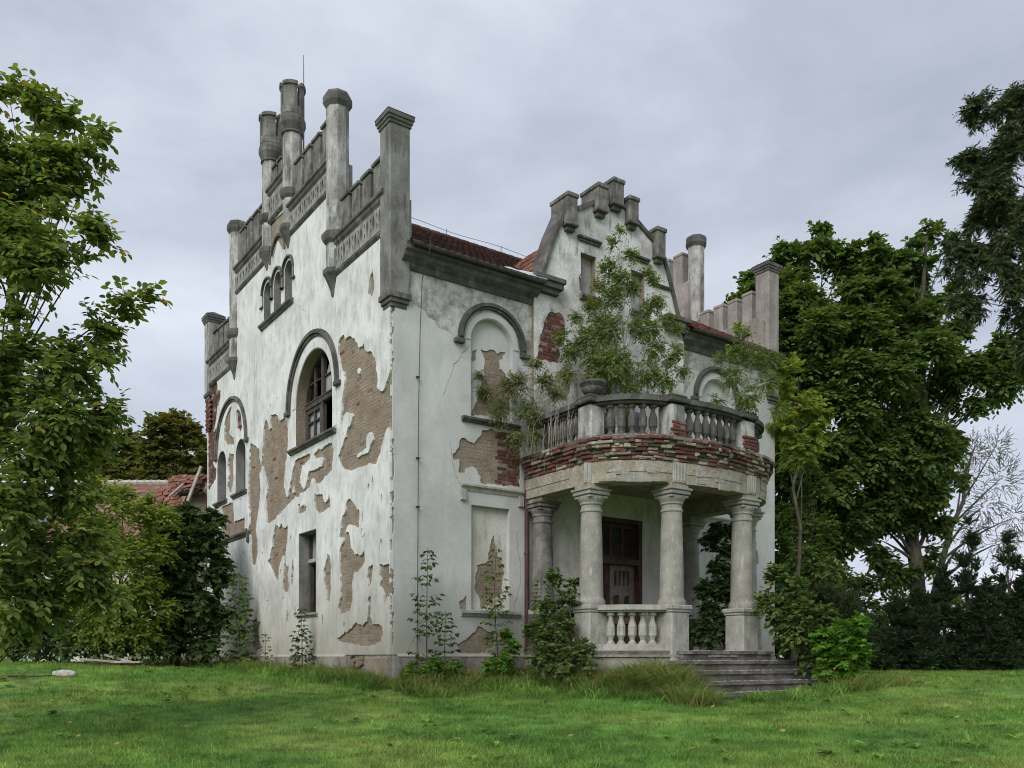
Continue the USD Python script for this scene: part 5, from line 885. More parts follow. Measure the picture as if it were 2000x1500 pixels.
# stone bowl standing on the left pedestal
bowl = thing('stone_planter', 'dark round stone bowl standing on the balcony pedestal', 'planter', (3.62, -2.12, 6.015))
obj('bowl', lathe([(.14, .0), (.15, .03), (.10, .05), (.10, .07), (.20, .11), (.24, .17), (.24, .20), (.21, .215), (.24, .25), (.285, .29), (.285, .33), (.25, .35), (.2, .33), (.08, .31)], (0, 0, 0), 24), 'dark_stone', bowl, smooth=35)
bl = thing('blue_board', 'bluish grey board leaning on the balcony railing among the balusters', 'board')
obj('board', FR.box(4.42, 4.72, 2.52, 2.545, 5.09, 5.78, .004), 'blue_board', bl)
# ================================================================= plants
def shape_leaf(kind):
    """Leaf template in the xy plane, base at the origin, tip along +x, length 1, slightly folded."""
    if kind == 'oval':
        v = [(0, 0, 0), (.35, .30, .07), (.72, .24, .05), (1, 0, -.06), (.72, -.24, .05), (.35, -.30, .07)]
        f = [(0, 2, 1), (0, 3, 2), (0, 4, 3), (0, 5, 4)]
    elif kind == 'maple':
        v = [(0, 0, 0), (.12, .42, -.04), (.38, .22, .05), (.62, .52, -.08), (.66, .20, .04), (1, 0, -.1), (.66, -.20, .04), (.62, -.52, -.08), (.38, -.22, .05), (.12, -.42, -.04)]
        f = [(0, 2, 1), (0, 4, 2), (2, 4, 3), (0, 5, 4), (0, 6, 5), (0, 8, 6), (8, 7, 6), (0, 9, 8)]
    elif kind == 'needle':
        v = [(0, -.05, 0), (0, .05, 0), (.5, .075, .03), (1, 0, -.05), (.5, -.075, .03)]
        f = [(0, 2, 1), (0, 4, 2), (4, 3, 2)]
    else:   # 'lance'
        v = [(0, 0, 0), (.4, .14, .03), (1, 0, -.08), (.4, -.14, .03)]
        f = [(0, 2, 1), (0, 3, 2)]
    return np.array(v, float), np.array(f, int)

def place_leaves(P, Dn, Up, L, kind):
    """Leaves at P pointing along Dn with face towards Up, sizes L."""
    v, f = shape_leaf(kind); n = len(P)
    d = Dn / (np.linalg.norm(Dn, axis=1, keepdims=True) + 1e-9); s = np.cross(Up, d); s /= np.linalg.norm(s, axis=1, keepdims=True) + 1e-9; u = np.cross(d, s)
    V = P[:, None] + L[:, None, None] * (v[None, :, 0:1] * d[:, None] + v[None, :, 1:2] * s[:, None] + v[None, :, 2:3] * u[:, None])
    F = f[None] + (np.arange(n) * len(v))[:, None, None]
    return V.reshape(-1, 3), F.reshape(-1, 3)

def sprays(rg, clumps, per_m2, twig, nl, size, kind, droop=.3, up=.25, flat=1.0, hang=.35, shell=.55, center=None, var=.25, tilt=.45):
    """Leafy twigs filling clumps (x, y, z, r); returns leaves and the twig lines."""
    Vs, Fs, lines, n0 = [], [], [], 0
    cen = np.mean([c[:3] for c in clumps], axis=0) if center is None else np.asarray(center)
    for x, y, z, r in clumps:
        c = np.array([x, y, z]); m = max(3, int(per_m2 * 4 * math.pi * r * r))
        a = rg.normal(size=(m, 3)); a /= np.linalg.norm(a, axis=1, keepdims=True)
        rad = r * (shell + (1 - shell) * rg.random(m)) ** 1.0 * np.clip(rg.normal(.92, .16, m), .4, 1.3)
        st = c + a * (rad[:, None] * [1, 1, flat]) - a * twig * .4
        out = (c - cen); out = out / (np.linalg.norm(out) + 1e-6)
        d = a * .8 + out * .45 + rg.normal(0, .35, (m, 3)); d[:, 2] += up; d /= np.linalg.norm(d, axis=1, keepdims=True)
        tl = twig * rg.uniform(.6, 1.25, m)
        t = (np.arange(nl) + .6) / nl
        pos = st[:, None] + d[:, None] * (tl[:, None] * t[None])[..., None]
        pos[..., 2] -= droop * tl[:, None] * t[None] ** 2
        side = np.cross(d, [0, 0, 1.]); side /= np.linalg.norm(side, axis=1, keepdims=True) + 1e-9
        sg = np.where(np.arange(nl) % 2, 1., -1.)
        ld = d[:, None] * .7 + side[:, None] * sg[None, :, None] * .8 + rg.normal(0, .25, (m, nl, 3)); ld[..., 2] -= hang
        upv = np.array([0, 0, 1.]) + rg.normal(0, tilt, (m, nl, 3)) + a[:, None] * .35
        L = size * rg.uniform(1 - var, 1 + var, (m, nl))
        v, f = place_leaves(pos.reshape(-1, 3), ld.reshape(-1, 3), upv.reshape(-1, 3), L.ravel(), kind)
        Vs.append(v); Fs.append(f + n0); n0 += len(v)
        lines += [np.array([st[i], (st[i] + pos[i, -1]) / 2 + [0, 0, droop * .1 * tl[i]], pos[i, -1]]) for i in range(m)]
    return (np.vstack(Vs), np.vstack(Fs)), lines

def fuzz(rg, clumps, k, rs, spread=.85):
    """Breaks each clump into k smaller uneven ones."""
    out = []
    for x, y, z, r in clumps:
        d = rg.normal(size=(k, 3)); d /= np.linalg.norm(d, axis=1, keepdims=True); q = d * (r * spread * rg.random((k, 1)) ** .45)
        out += [(x + a, y + b, z + c, r * rs * rg.uniform(.7, 1.3)) for a, b, c in q]
    return out

def limbs(rg, base, clumps, r0, top=None, lean=(0, 0), start=.25, sides=6, twigs=None, rt=.004, limb=.5, drop=.18):
    """Tapered trunk from base with a limb to every clump, plus thin twigs."""
    base = np.asarray(base, float); C = np.array([c[:3] for c in clumps]); R = np.array([c[3] for c in clumps])
    if top is None: top = np.array([C[:, 0].mean(), C[:, 1].mean(), C[:, 2].max() - R.max() * .3])
    top = np.asarray(top, float); H = top[2] - base[2]; n = 9; t = np.linspace(0, 1, n)
    stem = base + (top - base) * t[:, None]; stem[1:-1, :2] += rg.normal(0, H * .012, (n - 2, 2)); stem[:, 0] += lean[0] * np.sin(np.pi * t); stem[:, 1] += lean[1] * np.sin(np.pi * t)
    rad = r0 * (1 - t * .86) ; rad[0] *= 1.25
    parts = [tube(stem, rad, sides + 2)]
    for i, c in enumerate(C):
        zt = np.clip((c[2] - base[2]) / H - drop - .1 * drop / .18 * rg.random(), start, .93)
        s = np.array([np.interp(zt, t, stem[:, k]) for k in range(3)]); rs = np.interp(zt, t, rad) * limb
        mid = (s + c) / 2 + [0, 0, .12 * np.linalg.norm(c - s)] + rg.normal(0, .05 * np.linalg.norm(c - s) + .005, 3)
        q = np.array([(1 - k) ** 2 * s + 2 * k * (1 - k) * mid + k * k * c for k in np.linspace(0, 1, 6)])
        parts.append(tube(q, np.linspace(rs, max(rs * .15, rt), 6), sides))
    if twigs is not None: parts += [tube(l, [rt, rt * .8, rt * .4], 3) for l in twigs]
    return join(parts)

def plant(name, label, cat, clumps, leaf, kind, size, per, twig, nl, base, r0, bark='bark', seed=1, group=None, twigs=False, crown='crown', trunk='trunk', rt=.004, top=None, start=.25, limb=.5, twig_share=1.0, split=None, drop=.18, **kw):
    rg = np.random.default_rng(seed)
    leaves, lines = sprays(rg, fuzz(rg, clumps, *split) if split else clumps, per, twig, nl, size, kind, **kw)
    b = np.array([base[0], base[1], base[2] if len(base) > 2 else float(terrain(base[0], base[1])) - .05])
    t = thing(name, label, cat, group=group)
    obj(trunk, limbs(rg, b, clumps, r0, top=top, twigs=lines[::max(1, int(1 / twig_share))] if twigs else None, rt=rt, start=start, limb=limb, drop=drop), bark, t, smooth=60)
    obj(crown, leaves, leaf, t)
    return t

def vis(px, d): return CAM + d * (FW + (px - 1000) / FPX * RI)     # ground position for a bearing and a distance, used for trunks standing out of view
NT = [c for c in NEAR_TREE]
plant('broadleaf_tree', 'leafy green tree reaching in from the left edge in front of the villa', 'tree', NT, 'leaf_near', 'oval', .098, 33, .28, 7, vis(-150, 10.9)[:2], .09, seed=3, twigs=True, droop=.22, up=.3, hang=.45, twig_share=.3, limb=.3, split=(4, .62, .85), shell=.2)
plant('maple_tree', 'tall dark maple rising behind the right corner of the villa', 'tree', MAPLE_A, 'leaf_maple', 'oval', .20, 20, .46, 7, vis(1612, 32.6)[:2], .42, seed=4, droop=.4, up=.15, hang=.35, flat=.8, tilt=.35, split=(6, .52, 1.05), shell=.3, twigs=True, rt=.012, twig_share=.06, limb=.3)
plant('maple_tree', 'broad maple right of the taller one with a branch stretching to the right edge', 'tree', MAPLE_B, 'leaf_maple_b', 'oval', .20, 20, .46, 7, vis(1782, 32.6)[:2], .34, seed=5, droop=.4, up=.15, hang=.35, flat=.75, tilt=.35, split=(6, .52, 1.05), shell=.3, twigs=True, rt=.012, twig_share=.06, limb=.3)
plant('young_maple', 'yellow green young tree close behind the right corner pillar', 'tree', CORNER_TREE, 'leaf_light', 'maple', .15, 24, .3, 6, vis(1548, 25.2)[:2], .09, seed=6, twigs=True, hang=.4)
plant('spruce_tree', 'dark spruce with drooping sprays at the top right edge', 'tree', CONIFER, 'needle', 'lance', .12, 66, .26, 11, vis(2150, 19.8)[:2], .2, seed=7, droop=.35, up=-.1, hang=.5, shell=.2, twigs=True, rt=.005, twig_share=.2, start=.2, tilt=.9, limb=.2, split=(8, .42, 1.1), drop=.02)
plant('maple_shrub', 'dark green bushy shrub against the left end of the gable front', 'shrub', MAPLE_SHRUB, 'leaf_dark', 'maple', .16, 42, .3, 6, (-2.0, 9.3), .06, seed=8, hang=.5, droop=.35)
plant('hazel_shrub', 'light green shrub in front of the red roofed outbuilding', 'shrub', LIGHT_SHRUB, 'leaf_light', 'oval', .11, 48, .28, 7, vis(235, 23)[:2], .06, seed=9, hang=.4)
plant('low_shrub', 'shadowy dark undergrowth shrub below the left tree', 'shrub', DARK_SHRUB, 'leaf_dark', 'oval', .13, 38, .28, 6, vis(70, 24)[:2], .06, seed=10, hang=.4)
plant('distant_tree', 'distant brownish green tree above the collapsed roof', 'tree', FAR_TREE_A, 'leaf_brown', 'maple', .34, 9, .7, 5, vis(345, 55)[:2], .3, seed=11)
plant('distant_tree', 'distant tree turning rusty beside the outbuilding roof', 'tree', FAR_TREE_B, 'leaf_brown', 'maple', .34, 9, .7, 5, vis(190, 58)[:2], .3, seed=12)
plant('broom_bush', 'rounded dark olive broom bush behind the porch shrubs', 'bush', BROOM, 'needle_broom', 'lance', .12, 70, .3, 9, vis(1650, 25)[:2], .06, seed=13, up=.9, droop=.0, hang=-.4, tilt=.9)
plant('elder_shrub', 'green elder shrub growing right against the porch columns', 'shrub', ELDER, 'leaf_maple', 'oval', .12, 55, .24, 6, (8.3, -4.0), .03, seed=14, hang=.35, twigs=True, twig_share=.3)
plant('currant_shrub', 'bright green shrub with lobed leaves beside the bottom step', 'shrub', BRIGHT_SHRUB, 'leaf_bright', 'maple', .15, 55, .24, 6, vis(1640, 18.0)[:2], .03, seed=15, hang=.3, twigs=True, twig_share=.3)
def cone(rg, x, y, z0, z1, r, n):
    """Clumps filling an upright pointed crown."""
    t = rg.random(n) ** 1.25; rr = r * (1.02 - t) ** .75 * np.sqrt(rg.random(n)); a = rg.uniform(0, 6.28, n)
    return [(x + q * math.cos(w), y + q * math.sin(w), z0 + (z1 - z0) * k, r * rg.uniform(.22, .36) * (1.15 - .6 * k)) for k, q, w in zip(t, rr, a)]
rg = np.random.default_rng(19)
for i, (px, d, top, r, lb) in enumerate([(1712, 30.4, 1205, .85, 'low dark yew nearest the broom bush'), (1752, 31.0, 1165, .9, 'dark yew under the broad maple trunk'), (1797, 30.4, 1150, .95, 'dark yew below the slanting bare trunk'),
        (1842, 31.6, 1115, .95, 'slim dark yew between the broad one and the tall pointed one'), (1893, 31.2, 1012, 1.0, 'tall pointed dark yew in the right hand row'), (1930, 30.6, 1120, .9, 'lower dark yew between the two tall pointed ones'), (1966, 31.6, 1035, 1.0, 'tall dark yew close to the right picture edge'), (2012, 31.0, 1090, 1.0, 'dark yew cut by the right picture edge'), (2060, 31.5, 1060, 1.1, 'dark yew just beyond the right picture edge')]):
    b = vis(px, d); g = float(terrain(b[0], b[1])); z1 = CAM[2] + d * (HORIZON - top) / FPX
    plant('yew_tree', lb, 'yew', cone(rg, b[0], b[1], g + .15, z1 - .15, r, 70), 'needle_yew', 'lance', .17, 26, .30, 8, (b[0], b[1]), .10, seed=120 + i, group='row of dark yews along the lawn edge', up=.8, droop=.05, hang=-.2, shell=.1, tilt=.9, start=.05, limb=.2)
plant('bare_tree', 'thin half bare tree with a slanting pale trunk', 'tree', BARE_TREE, 'leaf_brown', 'oval', .085, 7, .55, 4, vis(1795, 42)[:2], .26, bark='bark_pale' if False else 'bark', seed=30, twigs=True, rt=.016, limb=.55, start=.35, top=tuple(CAM + 42 * (FW + (1905 - 1000) / FPX * RI + (HORIZON - 870) / FPX * UP)))
bz = 5.09
plant('birch_sapling', 'slender young birch growing from the middle of the balcony', 'tree', BIRCH_MAIN, 'leaf_birch', 'oval', .052, 135, .2, 7, (5.1, -1.15, bz), .035, bark='bark_pale', seed=31, twigs=True, rt=.0025, hang=.5, droop=.3, start=.15, limb=.35)
plant('willow_sapling', 'thin dry willow spilling over the left end of the balcony', 'shrub', WILLOW, 'leaf_willow', 'lance', .075, 150, .3, 7, (3.75, -.75, bz), .018, seed=32, twigs=True, rt=.003, hang=.6, droop=.5, start=.05)
plant('birch_sapling', 'small birch leaning over the right end of the balcony', 'tree', BIRCH_RIGHT, 'leaf_birch', 'oval', .05, 115, .2, 7, (7.2, -3.05, bz), .022, bark='bark_pale', seed=33, twigs=True, rt=.0025, hang=.5, droop=.3, start=.15, limb=.4)
plant('gable_weed', 'tiny sapling rooted on the far gable battlements', 'sapling', FIG, 'leaf_light', 'oval', .09, 100, .14, 6, tuple(np.array(FIG[1][:3]) + [0, 0, -.35]), .012, seed=34, twigs=True)
plant('porch_creeper', 'leafy creeper climbing inside the porch by the back column', 'creeper', PORCH_VINE, 'leaf_dark', 'maple', .11, 110, .18, 6, (8.1, -1.2, .7), .014, seed=35, twigs=True, twig_share=.3, hang=.5, start=.05)
plant('porch_shrub', 'leafy shrub hiding the left side of the porch balustrade', 'shrub', PORCH_SHRUB, 'leaf_maple_b', 'maple', .085, 75, .16, 6, (3.15, -2.6), .016, seed=36, twigs=True, twig_share=.3, hang=.4)
plant('wall_shrub', 'low leafy shrub at the wall foot beside the downpipe', 'shrub', WALL_SHRUB, 'leaf_bright', 'maple', .085, 85, .14, 6, (2.3, -.75), .014, seed=37, twigs=True, twig_share=.3, hang=.4)
plant('corner_weeds', 'low green weeds round the foot of the sapling by the corner', 'weeds', CORNER_WEED, 'leaf_bright', 'oval', .07, 100, .14, 6, (.75, -.6), .012, seed=38, twigs=True, twig_share=.3)
plant('undergrowth_shrub', 'mid green shrub hiding the foot of the yellow green young tree', 'shrub', CORNER_UNDER, 'leaf_maple', 'oval', .13, 30, .28, 6, vis(1590, 26.2)[:2], .05, seed=47, start=.05)
plant('undergrowth_shrub', 'dark undergrowth shrub in the shade between the porch and the maples', 'shrub', UNDER, 'leaf_maple_b', 'oval', .16, 26, .3, 6, vis(1540, 29)[:2], .06, seed=46, start=.05)
plant('distant_tree', 'far dark tree filling the gap below the two maples', 'tree', GAP_TREE, 'leaf_maple_b', 'oval', .26, 9, .6, 6, vis(1690, 46)[:2], .25, seed=44, start=.1)
plant('distant_tree', 'far low tree behind the row of yews', 'tree', GAP_TREE_B, 'leaf_maple', 'oval', .26, 8, .6, 6, vis(1880, 47)[:2], .2, seed=45, start=.1)
# near-bare hanging stems of the willow
ws = []; rg = np.random.default_rng(55)
for i in range(70):
    p = np.array([rg.uniform(3.2, 4.1), rg.uniform(-1.9, -.4), rg.uniform(5.3, 6.2)]); d = np.array([-.35 + rg.normal(0, .25), -.25 + rg.normal(0, .15), 0]); l = rg.uniform(.4, 1.3)
    ws.append(tube([p, p + d * .35 * l + [0, 0, .12 * l], p + d * .7 * l - [0, 0, .25 * l], p + d * .8 * l - [0, 0, .75 * l]], [.005, .004, .003, .002], 3))
wt = thing('dry_stems', 'tangle of dry hanging stems over the left balcony rail', 'twigs'); obj('stems', join(ws), 'wood_grey', wt)

def sapling(label, x, y, h, spread, leaf, seed, size=.115, node=.085, kind='oval', group='tall saplings along the villa walls', lower=.0):
    rg = np.random.default_rng(seed); z = float(terrain(x, y)) - .03; t = thing('ash_sapling', label, 'sapling', group=None)
    n = int(h / node); k = np.linspace(0, 1, 10); lx, ly = rg.normal(0, .11, 2)
    stem = np.column_stack([x + lx * np.sin(k * 2.4) * h * .4, y + ly * np.sin(k * 2) * h * .4, z + k * h]); parts = [tube(stem, np.linspace(.014, .004, 10), 6)]
    P, Dn, L = [], [], []
    for i in range(2, n):
        f = i / n; c = np.array([np.interp(f, k, stem[:, j]) for j in range(3)])
        r = spread * (1 - f) ** .65 + .05; a0 = (i % 2) * math.pi / 2 + rg.normal(0, .3)
        if f > lower + .1 and rg.random() < .15: continue
        for s in range(2):
            a = a0 + s * math.pi + rg.normal(0, .2); dr = np.array([math.cos(a), math.sin(a), .35]); e = c + dr * r * rg.uniform(.6, 1.1); e[2] -= .1 * r
            parts.append(tube([c, (c + e) / 2 + [0, 0, .04 * r], e], [.004, .003, .0015], 3)); nl = max(1, int(r / .085))
            for j in range(nl):
                q = c + (e - c) * (j + .8) / nl
                for sd in (-1, 1):
                    dd = dr * .55 + sd * np.array([-dr[1], dr[0], 0]) * .7 + rg.normal(0, .2, 3); dd[2] -= .75; P.append(q); Dn.append(dd); L.append(size * rg.uniform(.65, 1.2))
            dd = dr.copy(); dd[2] -= .8; P.append(e); Dn.append(dd); L.append(size * rg.uniform(.8, 1.2))
    obj('stem', join(parts), 'stem_green', t)
    P, Dn, L = np.array(P), np.array(Dn), np.array(L)
    obj('foliage', place_leaves(P, Dn, np.array([0, 0, 1.]) + rg.normal(0, .35, P.shape), L, kind), leaf, t)
sapling('tall dark sapling standing by the corner beside the conductor wire', .55, -.48, 2.9, .42, 'leaf_dark', 61)
sapling('second dark stem growing close to the corner sapling', .95, -.55, 1.6, .38, 'leaf_dark', 62)
sapling('slim sapling growing in front of the ground floor window', -.42, 3.87, 1.75, .26, 'leaf_dark', 63, size=.11, node=.055)
sapling('pale leaved sapling left of the plinth end', -.55, 8.1, 2.75, .55, 'leaf_maple_b', 64, size=.15, node=.075)
sapling('tall sapling in front of the lower blind window', 2.3, -.62, 3.0, .42, 'leaf_maple', 65)
sapling('spindly seedling at the left foot of the gable front', -.45, 6.5, 1.15, .2, 'leaf_maple', 66, size=.09, node=.08)
sapling('thin sapling close to the rusty downpipe', 3.0, -1.2, 2.3, .36, 'leaf_maple', 67)

# ================================================================= outbuildings on the left
OB = Frame((-3.35, 29.2, 0), tuple(RI), tuple(-FW))
ob = thing('outbuilding', 'long low outbuilding with a red tiled roof behind the left trees', 'building')
obj('wall', [OB.box(-.1, 11, -6.0, -.5, -.5, 5.9)], 'shade_plaster', ob)
obj('gable_end', [OB.ext(Polygon([(0, 0), (1, 0), (1, 1)]), 0, .01)] if False else [OB.box(-.45, -.1, -4.2, -.35, -.5, 8.2), OB.box(-.45, -.1, -4.0, -2.9, 8.1, 9.45)], 'plaster', ob)
upv = np.array(-OB.N) * .62 + np.array([0, 0, .785]); tiles = tile_field(OB.at(-.1, .1, 5.3), OB.U, upv / np.linalg.norm(upv), 42, 21, .26, .235, lambda p: True, 71, jit=.01)
rf = obj('roof', quad_slab([OB.at(-.15, .12, 5.27), OB.at(11, .12, 5.27), OB.at(11, -2.95, 9.16), OB.at(-.15, -2.95, 9.16)]), 'tile_far', ob)
obj('roof_tiles', tiles, 'tile_far', rf, kind='stuff'); obj('roof', quad_slab([OB.at(-.15, -2.95, 9.16), OB.at(11, -2.95, 9.16), OB.at(11, -6.4, 5.0), OB.at(-.15, -6.4, 5.0)]), 'tile_far', ob)
obj('ridge_tiles', join([tr(tube([(0, 0, 0), OB.U * .19, OB.U * .38], [.13, .13, .15], 8), OB.at(-.1 + .36 * i, -2.95, 9.2)) for i in range(30)]), 'litter', ob)
an = thing('ruined_annex', 'collapsed annex with sagging red tiles beyond the far end of the villa', 'building')
AN = Frame((*vis(308, 29.2)[:2], 0), tuple(RI), tuple(-FW))
obj('wall', AN.ext(Polygon([(.05, -.3), (1.5, -.3), (1.5, 6.1), (1.1, 6.5), (.6, 5.6), (.05, 5.2)]), -2.2, -.35), 'mortar', an)
for i, (o, al, u_, na, nu) in enumerate(((AN.at(.22, .05, 5.98), AN.U + [0, 0, .06], -AN.N * .62 + [0, 0, .78], 7, 6), (AN.at(-.02, .28, 5.35), AN.U * .9 - AN.N * .1 + [0, 0, .28], -AN.N * .45 - AN.U * .18 + [0, 0, .85], 5, 6), (AN.at(.75, .15, 6.05), AN.U + [0, 0, .22], -AN.N * .7 + [0, 0, .7], 4, 5))):
    u_ = np.array(u_) / np.linalg.norm(u_); al = np.array(al) / np.linalg.norm(al)
    obj('roof_tiles', tile_field(o, al, u_, na, nu, .18, .15, lambda p: True, 90 + i, jit=.04, sag=.05), 'tile_red', an, kind='stuff')
    obj('roof_deck', quad_slab([np.array(o) - .02, np.array(o) + al * na * .18, np.array(o) + al * na * .18 + u_ * nu * .15, np.array(o) + u_ * nu * .15]), 'wood_dark', an)
obj('rafter', tube([AN.at(1.12, .3, 5.75), AN.at(1.5, .1, 6.95)], .06, 4), 'wood_grey', an)
obj('rafter', tube([AN.at(.5, .3, 5.9), AN.at(.95, .2, 6.35)], .04, 4), 'wood_grey', an)

# ================================================================= things lying on the grass
def plank(name, a, b, w, h, m, label, cat, group=None):
    a, b = np.array(a, float), np.array(b, float); d = b - a; L = np.linalg.norm(d); d /= L; s = np.cross(d, [0, 0, 1]); s /= np.linalg.norm(s); u = np.cross(s, d)
    v, f = cbox((L, w, h), .008); v = (a + b) / 2 + v[:, :1] * d + v[:, 1:2] * s + v[:, 2:] * u
    t = thing(name, label, cat, group=group); obj('timber', (v, f), m, t)
def gp3(px, d, dz): p = vis(px, d); return (p[0], p[1], float(terrain(p[0], p[1])) + dz)
plank('old_plank', gp3(156, 22.2, .16), gp3(262, 22.6, .10), .2, .05, 'wood_grey', 'longest grey plank of the heap below the left shrubs', 'plank')
plank('old_plank', gp3(182, 22.5, .08), gp3(276, 22.3, .14), .16, .05, 'wood_grey', 'short grey plank lying under the longest one', 'plank')
plank('old_plank', gp3(205, 22.8, .28), gp3(258, 22.4, .12), .08, .06, 'wood_grey', 'slanting batten propped on the plank heap', 'plank')
lg = thing('log_end', 'pale split log end lying on the lawn at left', 'log'); p = np.array(gp3(124, 19.0, .06))
lv, lf = lathe([(.02, -.24), (.09, -.22), (.12, -.05), (.11, .14), (.07, .24), (.01, .26)], (0, 0, 0), 9); lv = lv + meshkit.noise(lv * 14, 3)[:, None] * .03; lv = lv[:, 2:3] * RI + lv[:, 0:1] * FW * .9 + lv[:, 1:2] * UP * .8
obj('wood', (lv + p, lf), 'litter', lg)
fb = thing('fallen_branch', 'thin dark fallen branch lying left of the log end', 'branch')
obj('wood', [tube([gp3(-40, 18.2, .05), gp3(20, 18.5, .06), gp3(60, 18.7, .04), gp3(108, 18.9, .05)], [.03, .026, .022, .012], 6), tube([gp3(40, 18.6, .05), gp3(52, 18.5, .16), gp3(60, 18.4, .2)], [.012, .009, .005], 5), tube([gp3(62, 18.6, .05), gp3(72, 18.6, .15)], [.01, .004], 5)], 'bark', fb)
rg = np.random.default_rng(81)
for i, (px, d) in enumerate([(985, 12.0), (540, 9.9), (585, 9.8), (140, 12.6), (270, 10.1), (1355, 9.9), (225, 9.9), (1395, 14.8), (150, 10.9), (370, 12.0), (640, 11.2), (760, 13.1), (880, 10.3), (1120, 11.0), (1240, 12.6), (1530, 11.4), (1660, 10.2), (1790, 12.3), (80, 11.6), (455, 11.3), (330, 13.6), (1010, 14.2)]):
    p = np.array([gp3(px, d, .085)]); t = obj('fallen_leaf', place_leaves(p, rg.normal(0, 1, (1, 3)) * [1, 1, .3], np.array([[0, 0, 1.]]) + rg.normal(0, .3, (1, 3)), np.array([.085]), 'maple'), 'yellow_leaf', label='small yellowed leaf fallen on the lawn', category='leaf', group='fallen leaves on the lawn') if False else tag(obj('fallen_leaf', place_leaves(p, rg.normal(0, 1, (1, 3)) * [1, 1, .3], np.array([[0, 0, 1.]]) + rg.normal(0, .3, (1, 3)), np.array([.085]), 'maple'), 'yellow_leaf'), 'small yellowed leaf fallen on the lawn', 'leaf', 'fallen leaves on the lawn')

# ================================================================= grass
def tuft(rg, n, h, w, spread, lean, seg=2):
    """A tuft of bent blades."""
    V, F, k = [], [], 0
    for i in range(n):
        a = rg.uniform(0, 2 * np.pi); r = spread * math.sqrt(rg.random()); b = np.array([r * math.cos(a), r * math.sin(a), -.01]); hh = h * rg.uniform(.5, 1.25)
        d = rg.normal(0, lean, 2); q = rg.uniform(0, 2 * np.pi); s = np.array([math.cos(q), math.sin(q), 0]) * w * rg.uniform(.6, 1.3)
        m = b + [d[0] * hh * .35, d[1] * hh * .35, hh * .6]; e = b + [d[0] * hh, d[1] * hh, hh * (1 - .35 * min(1.5, np.hypot(*d)))]
        V += [b - s, b + s, m + s * .7, m - s * .7, e]; F += [[k, k + 1, k + 2], [k, k + 2, k + 3], [k + 3, k + 2, k + 4]]; k += 5
    return np.array(V), np.array(F)
def instancer(name, label, protos, pos, rz, sc, which, m):
    pi = UsdGeom.PointInstancer.Define(stage, path_for(name, None)); tag(pi.GetPrim(), label, 'grass', None, 'stuff')
    paths = []
    for i, vf in enumerate(protos):
        pp = f'{pi.GetPath()}/tuft' + (f'_{i:03d}' if i else ''); tones(usdkit.mesh(stage, pp, vf, M[m]).GetPrim(), vf); paths.append(Sdf.Path(pp))
    pi.CreatePrototypesRel().SetTargets(paths)
    pi.CreatePositionsAttr(Vt.Vec3fArray.FromNumpy(pos.astype(np.float32))); pi.CreateProtoIndicesAttr(Vt.IntArray.FromNumpy(which.astype(np.int32)))
    q = Vt.QuathArray([Gf.Quath(math.cos(a / 2), 0, 0, math.sin(a / 2)) for a in rz]); pi.CreateOrientationsAttr(q)
    pi.CreateScalesAttr(Vt.Vec3fArray.FromNumpy(np.repeat(sc[:, None], 3, 1).astype(np.float32)))
rg = np.random.default_rng(91)
house = unary_union([sbox(-.05, -.02, W, D), PLAN.buffer(.25), sbox(3.7, -5.05, 9.9, -3.4)])
d_ = []
for d0, d1, sp in ((8.3, 12, .125), (12, 17, .17), (17, 24, .24), (24, 46, .42)):
    d = d0
    while d < d1:
        n = int(1.36 * d / sp); px = (np.arange(n) + rg.random(n)) / n * 1.36 - .68; dd = d + rg.uniform(-.5, .5, n) * sp
        d_.append(np.column_stack([CAM[None, :2] + dd[:, None] * (FW[:2] + px[:, None] * RI[:2]), np.full(n, sp)])); d += sp
P = np.vstack(d_); keep = ~shapely.contains_xy(house, P[:, 0], P[:, 1]); P = P[keep]
pos = np.column_stack([P[:, :2], terrain(P[:, 0], P[:, 1])]); lush = meshkit.fbm(pos * [.5, .5, 0] + 3.1, 3, 7)
instancer('lawn_grass', 'short mown green grass of the lawn', [tuft(np.random.default_rng(200 + i), 30, .075, .0042, .14, .8) for i in range(6)], pos, rg.uniform(0, 6.28, len(P)), (.55 + .9 * lush) * (.75 + 2.0 * P[:, 2]) * rg.uniform(.8, 1.2, len(P)), rg.integers(0, 6, len(P)), 'grass')
wx = rg.uniform(0, 1, 1100) ** .8; wd = 9 + 17 * wx; wp = rg.uniform(-.66, .66, 1100); WP = CAM[None, :2] + wd[:, None] * (FW[:2] + wp[:, None] * RI[:2]); k_ = (~shapely.contains_xy(house.buffer(.2), WP[:, 0], WP[:, 1])) & (meshkit.fbm(np.column_stack([WP * .35, 0 * wd]), 3, 12) > .47); WP = WP[k_]
def rosette(rg, n):
    a = rg.uniform(0, 6.28, n); P_ = np.column_stack([.02 * np.cos(a), .02 * np.sin(a), np.full(n, .03)]); D_ = np.column_stack([np.cos(a), np.sin(a), rg.uniform(.1, .7, n)])
    return place_leaves(P_, D_, np.array([0, 0, 1.]) + rg.normal(0, .2, (n, 3)), rg.uniform(.05, .12, n), 'oval')
sx = rg.uniform(0, 1, 900) ** .7; sd_ = 9.2 + 14 * sx; sp_ = rg.uniform(-.66, .66, 900); SP = CAM[None, :2] + sd_[:, None] * (FW[:2] + sp_[:, None] * RI[:2]); k_ = (~shapely.contains_xy(house.buffer(.1), SP[:, 0], SP[:, 1])) & (meshkit.fbm(np.column_stack([SP * .6, 0 * sd_]), 3, 31) > .5); SP = SP[k_]
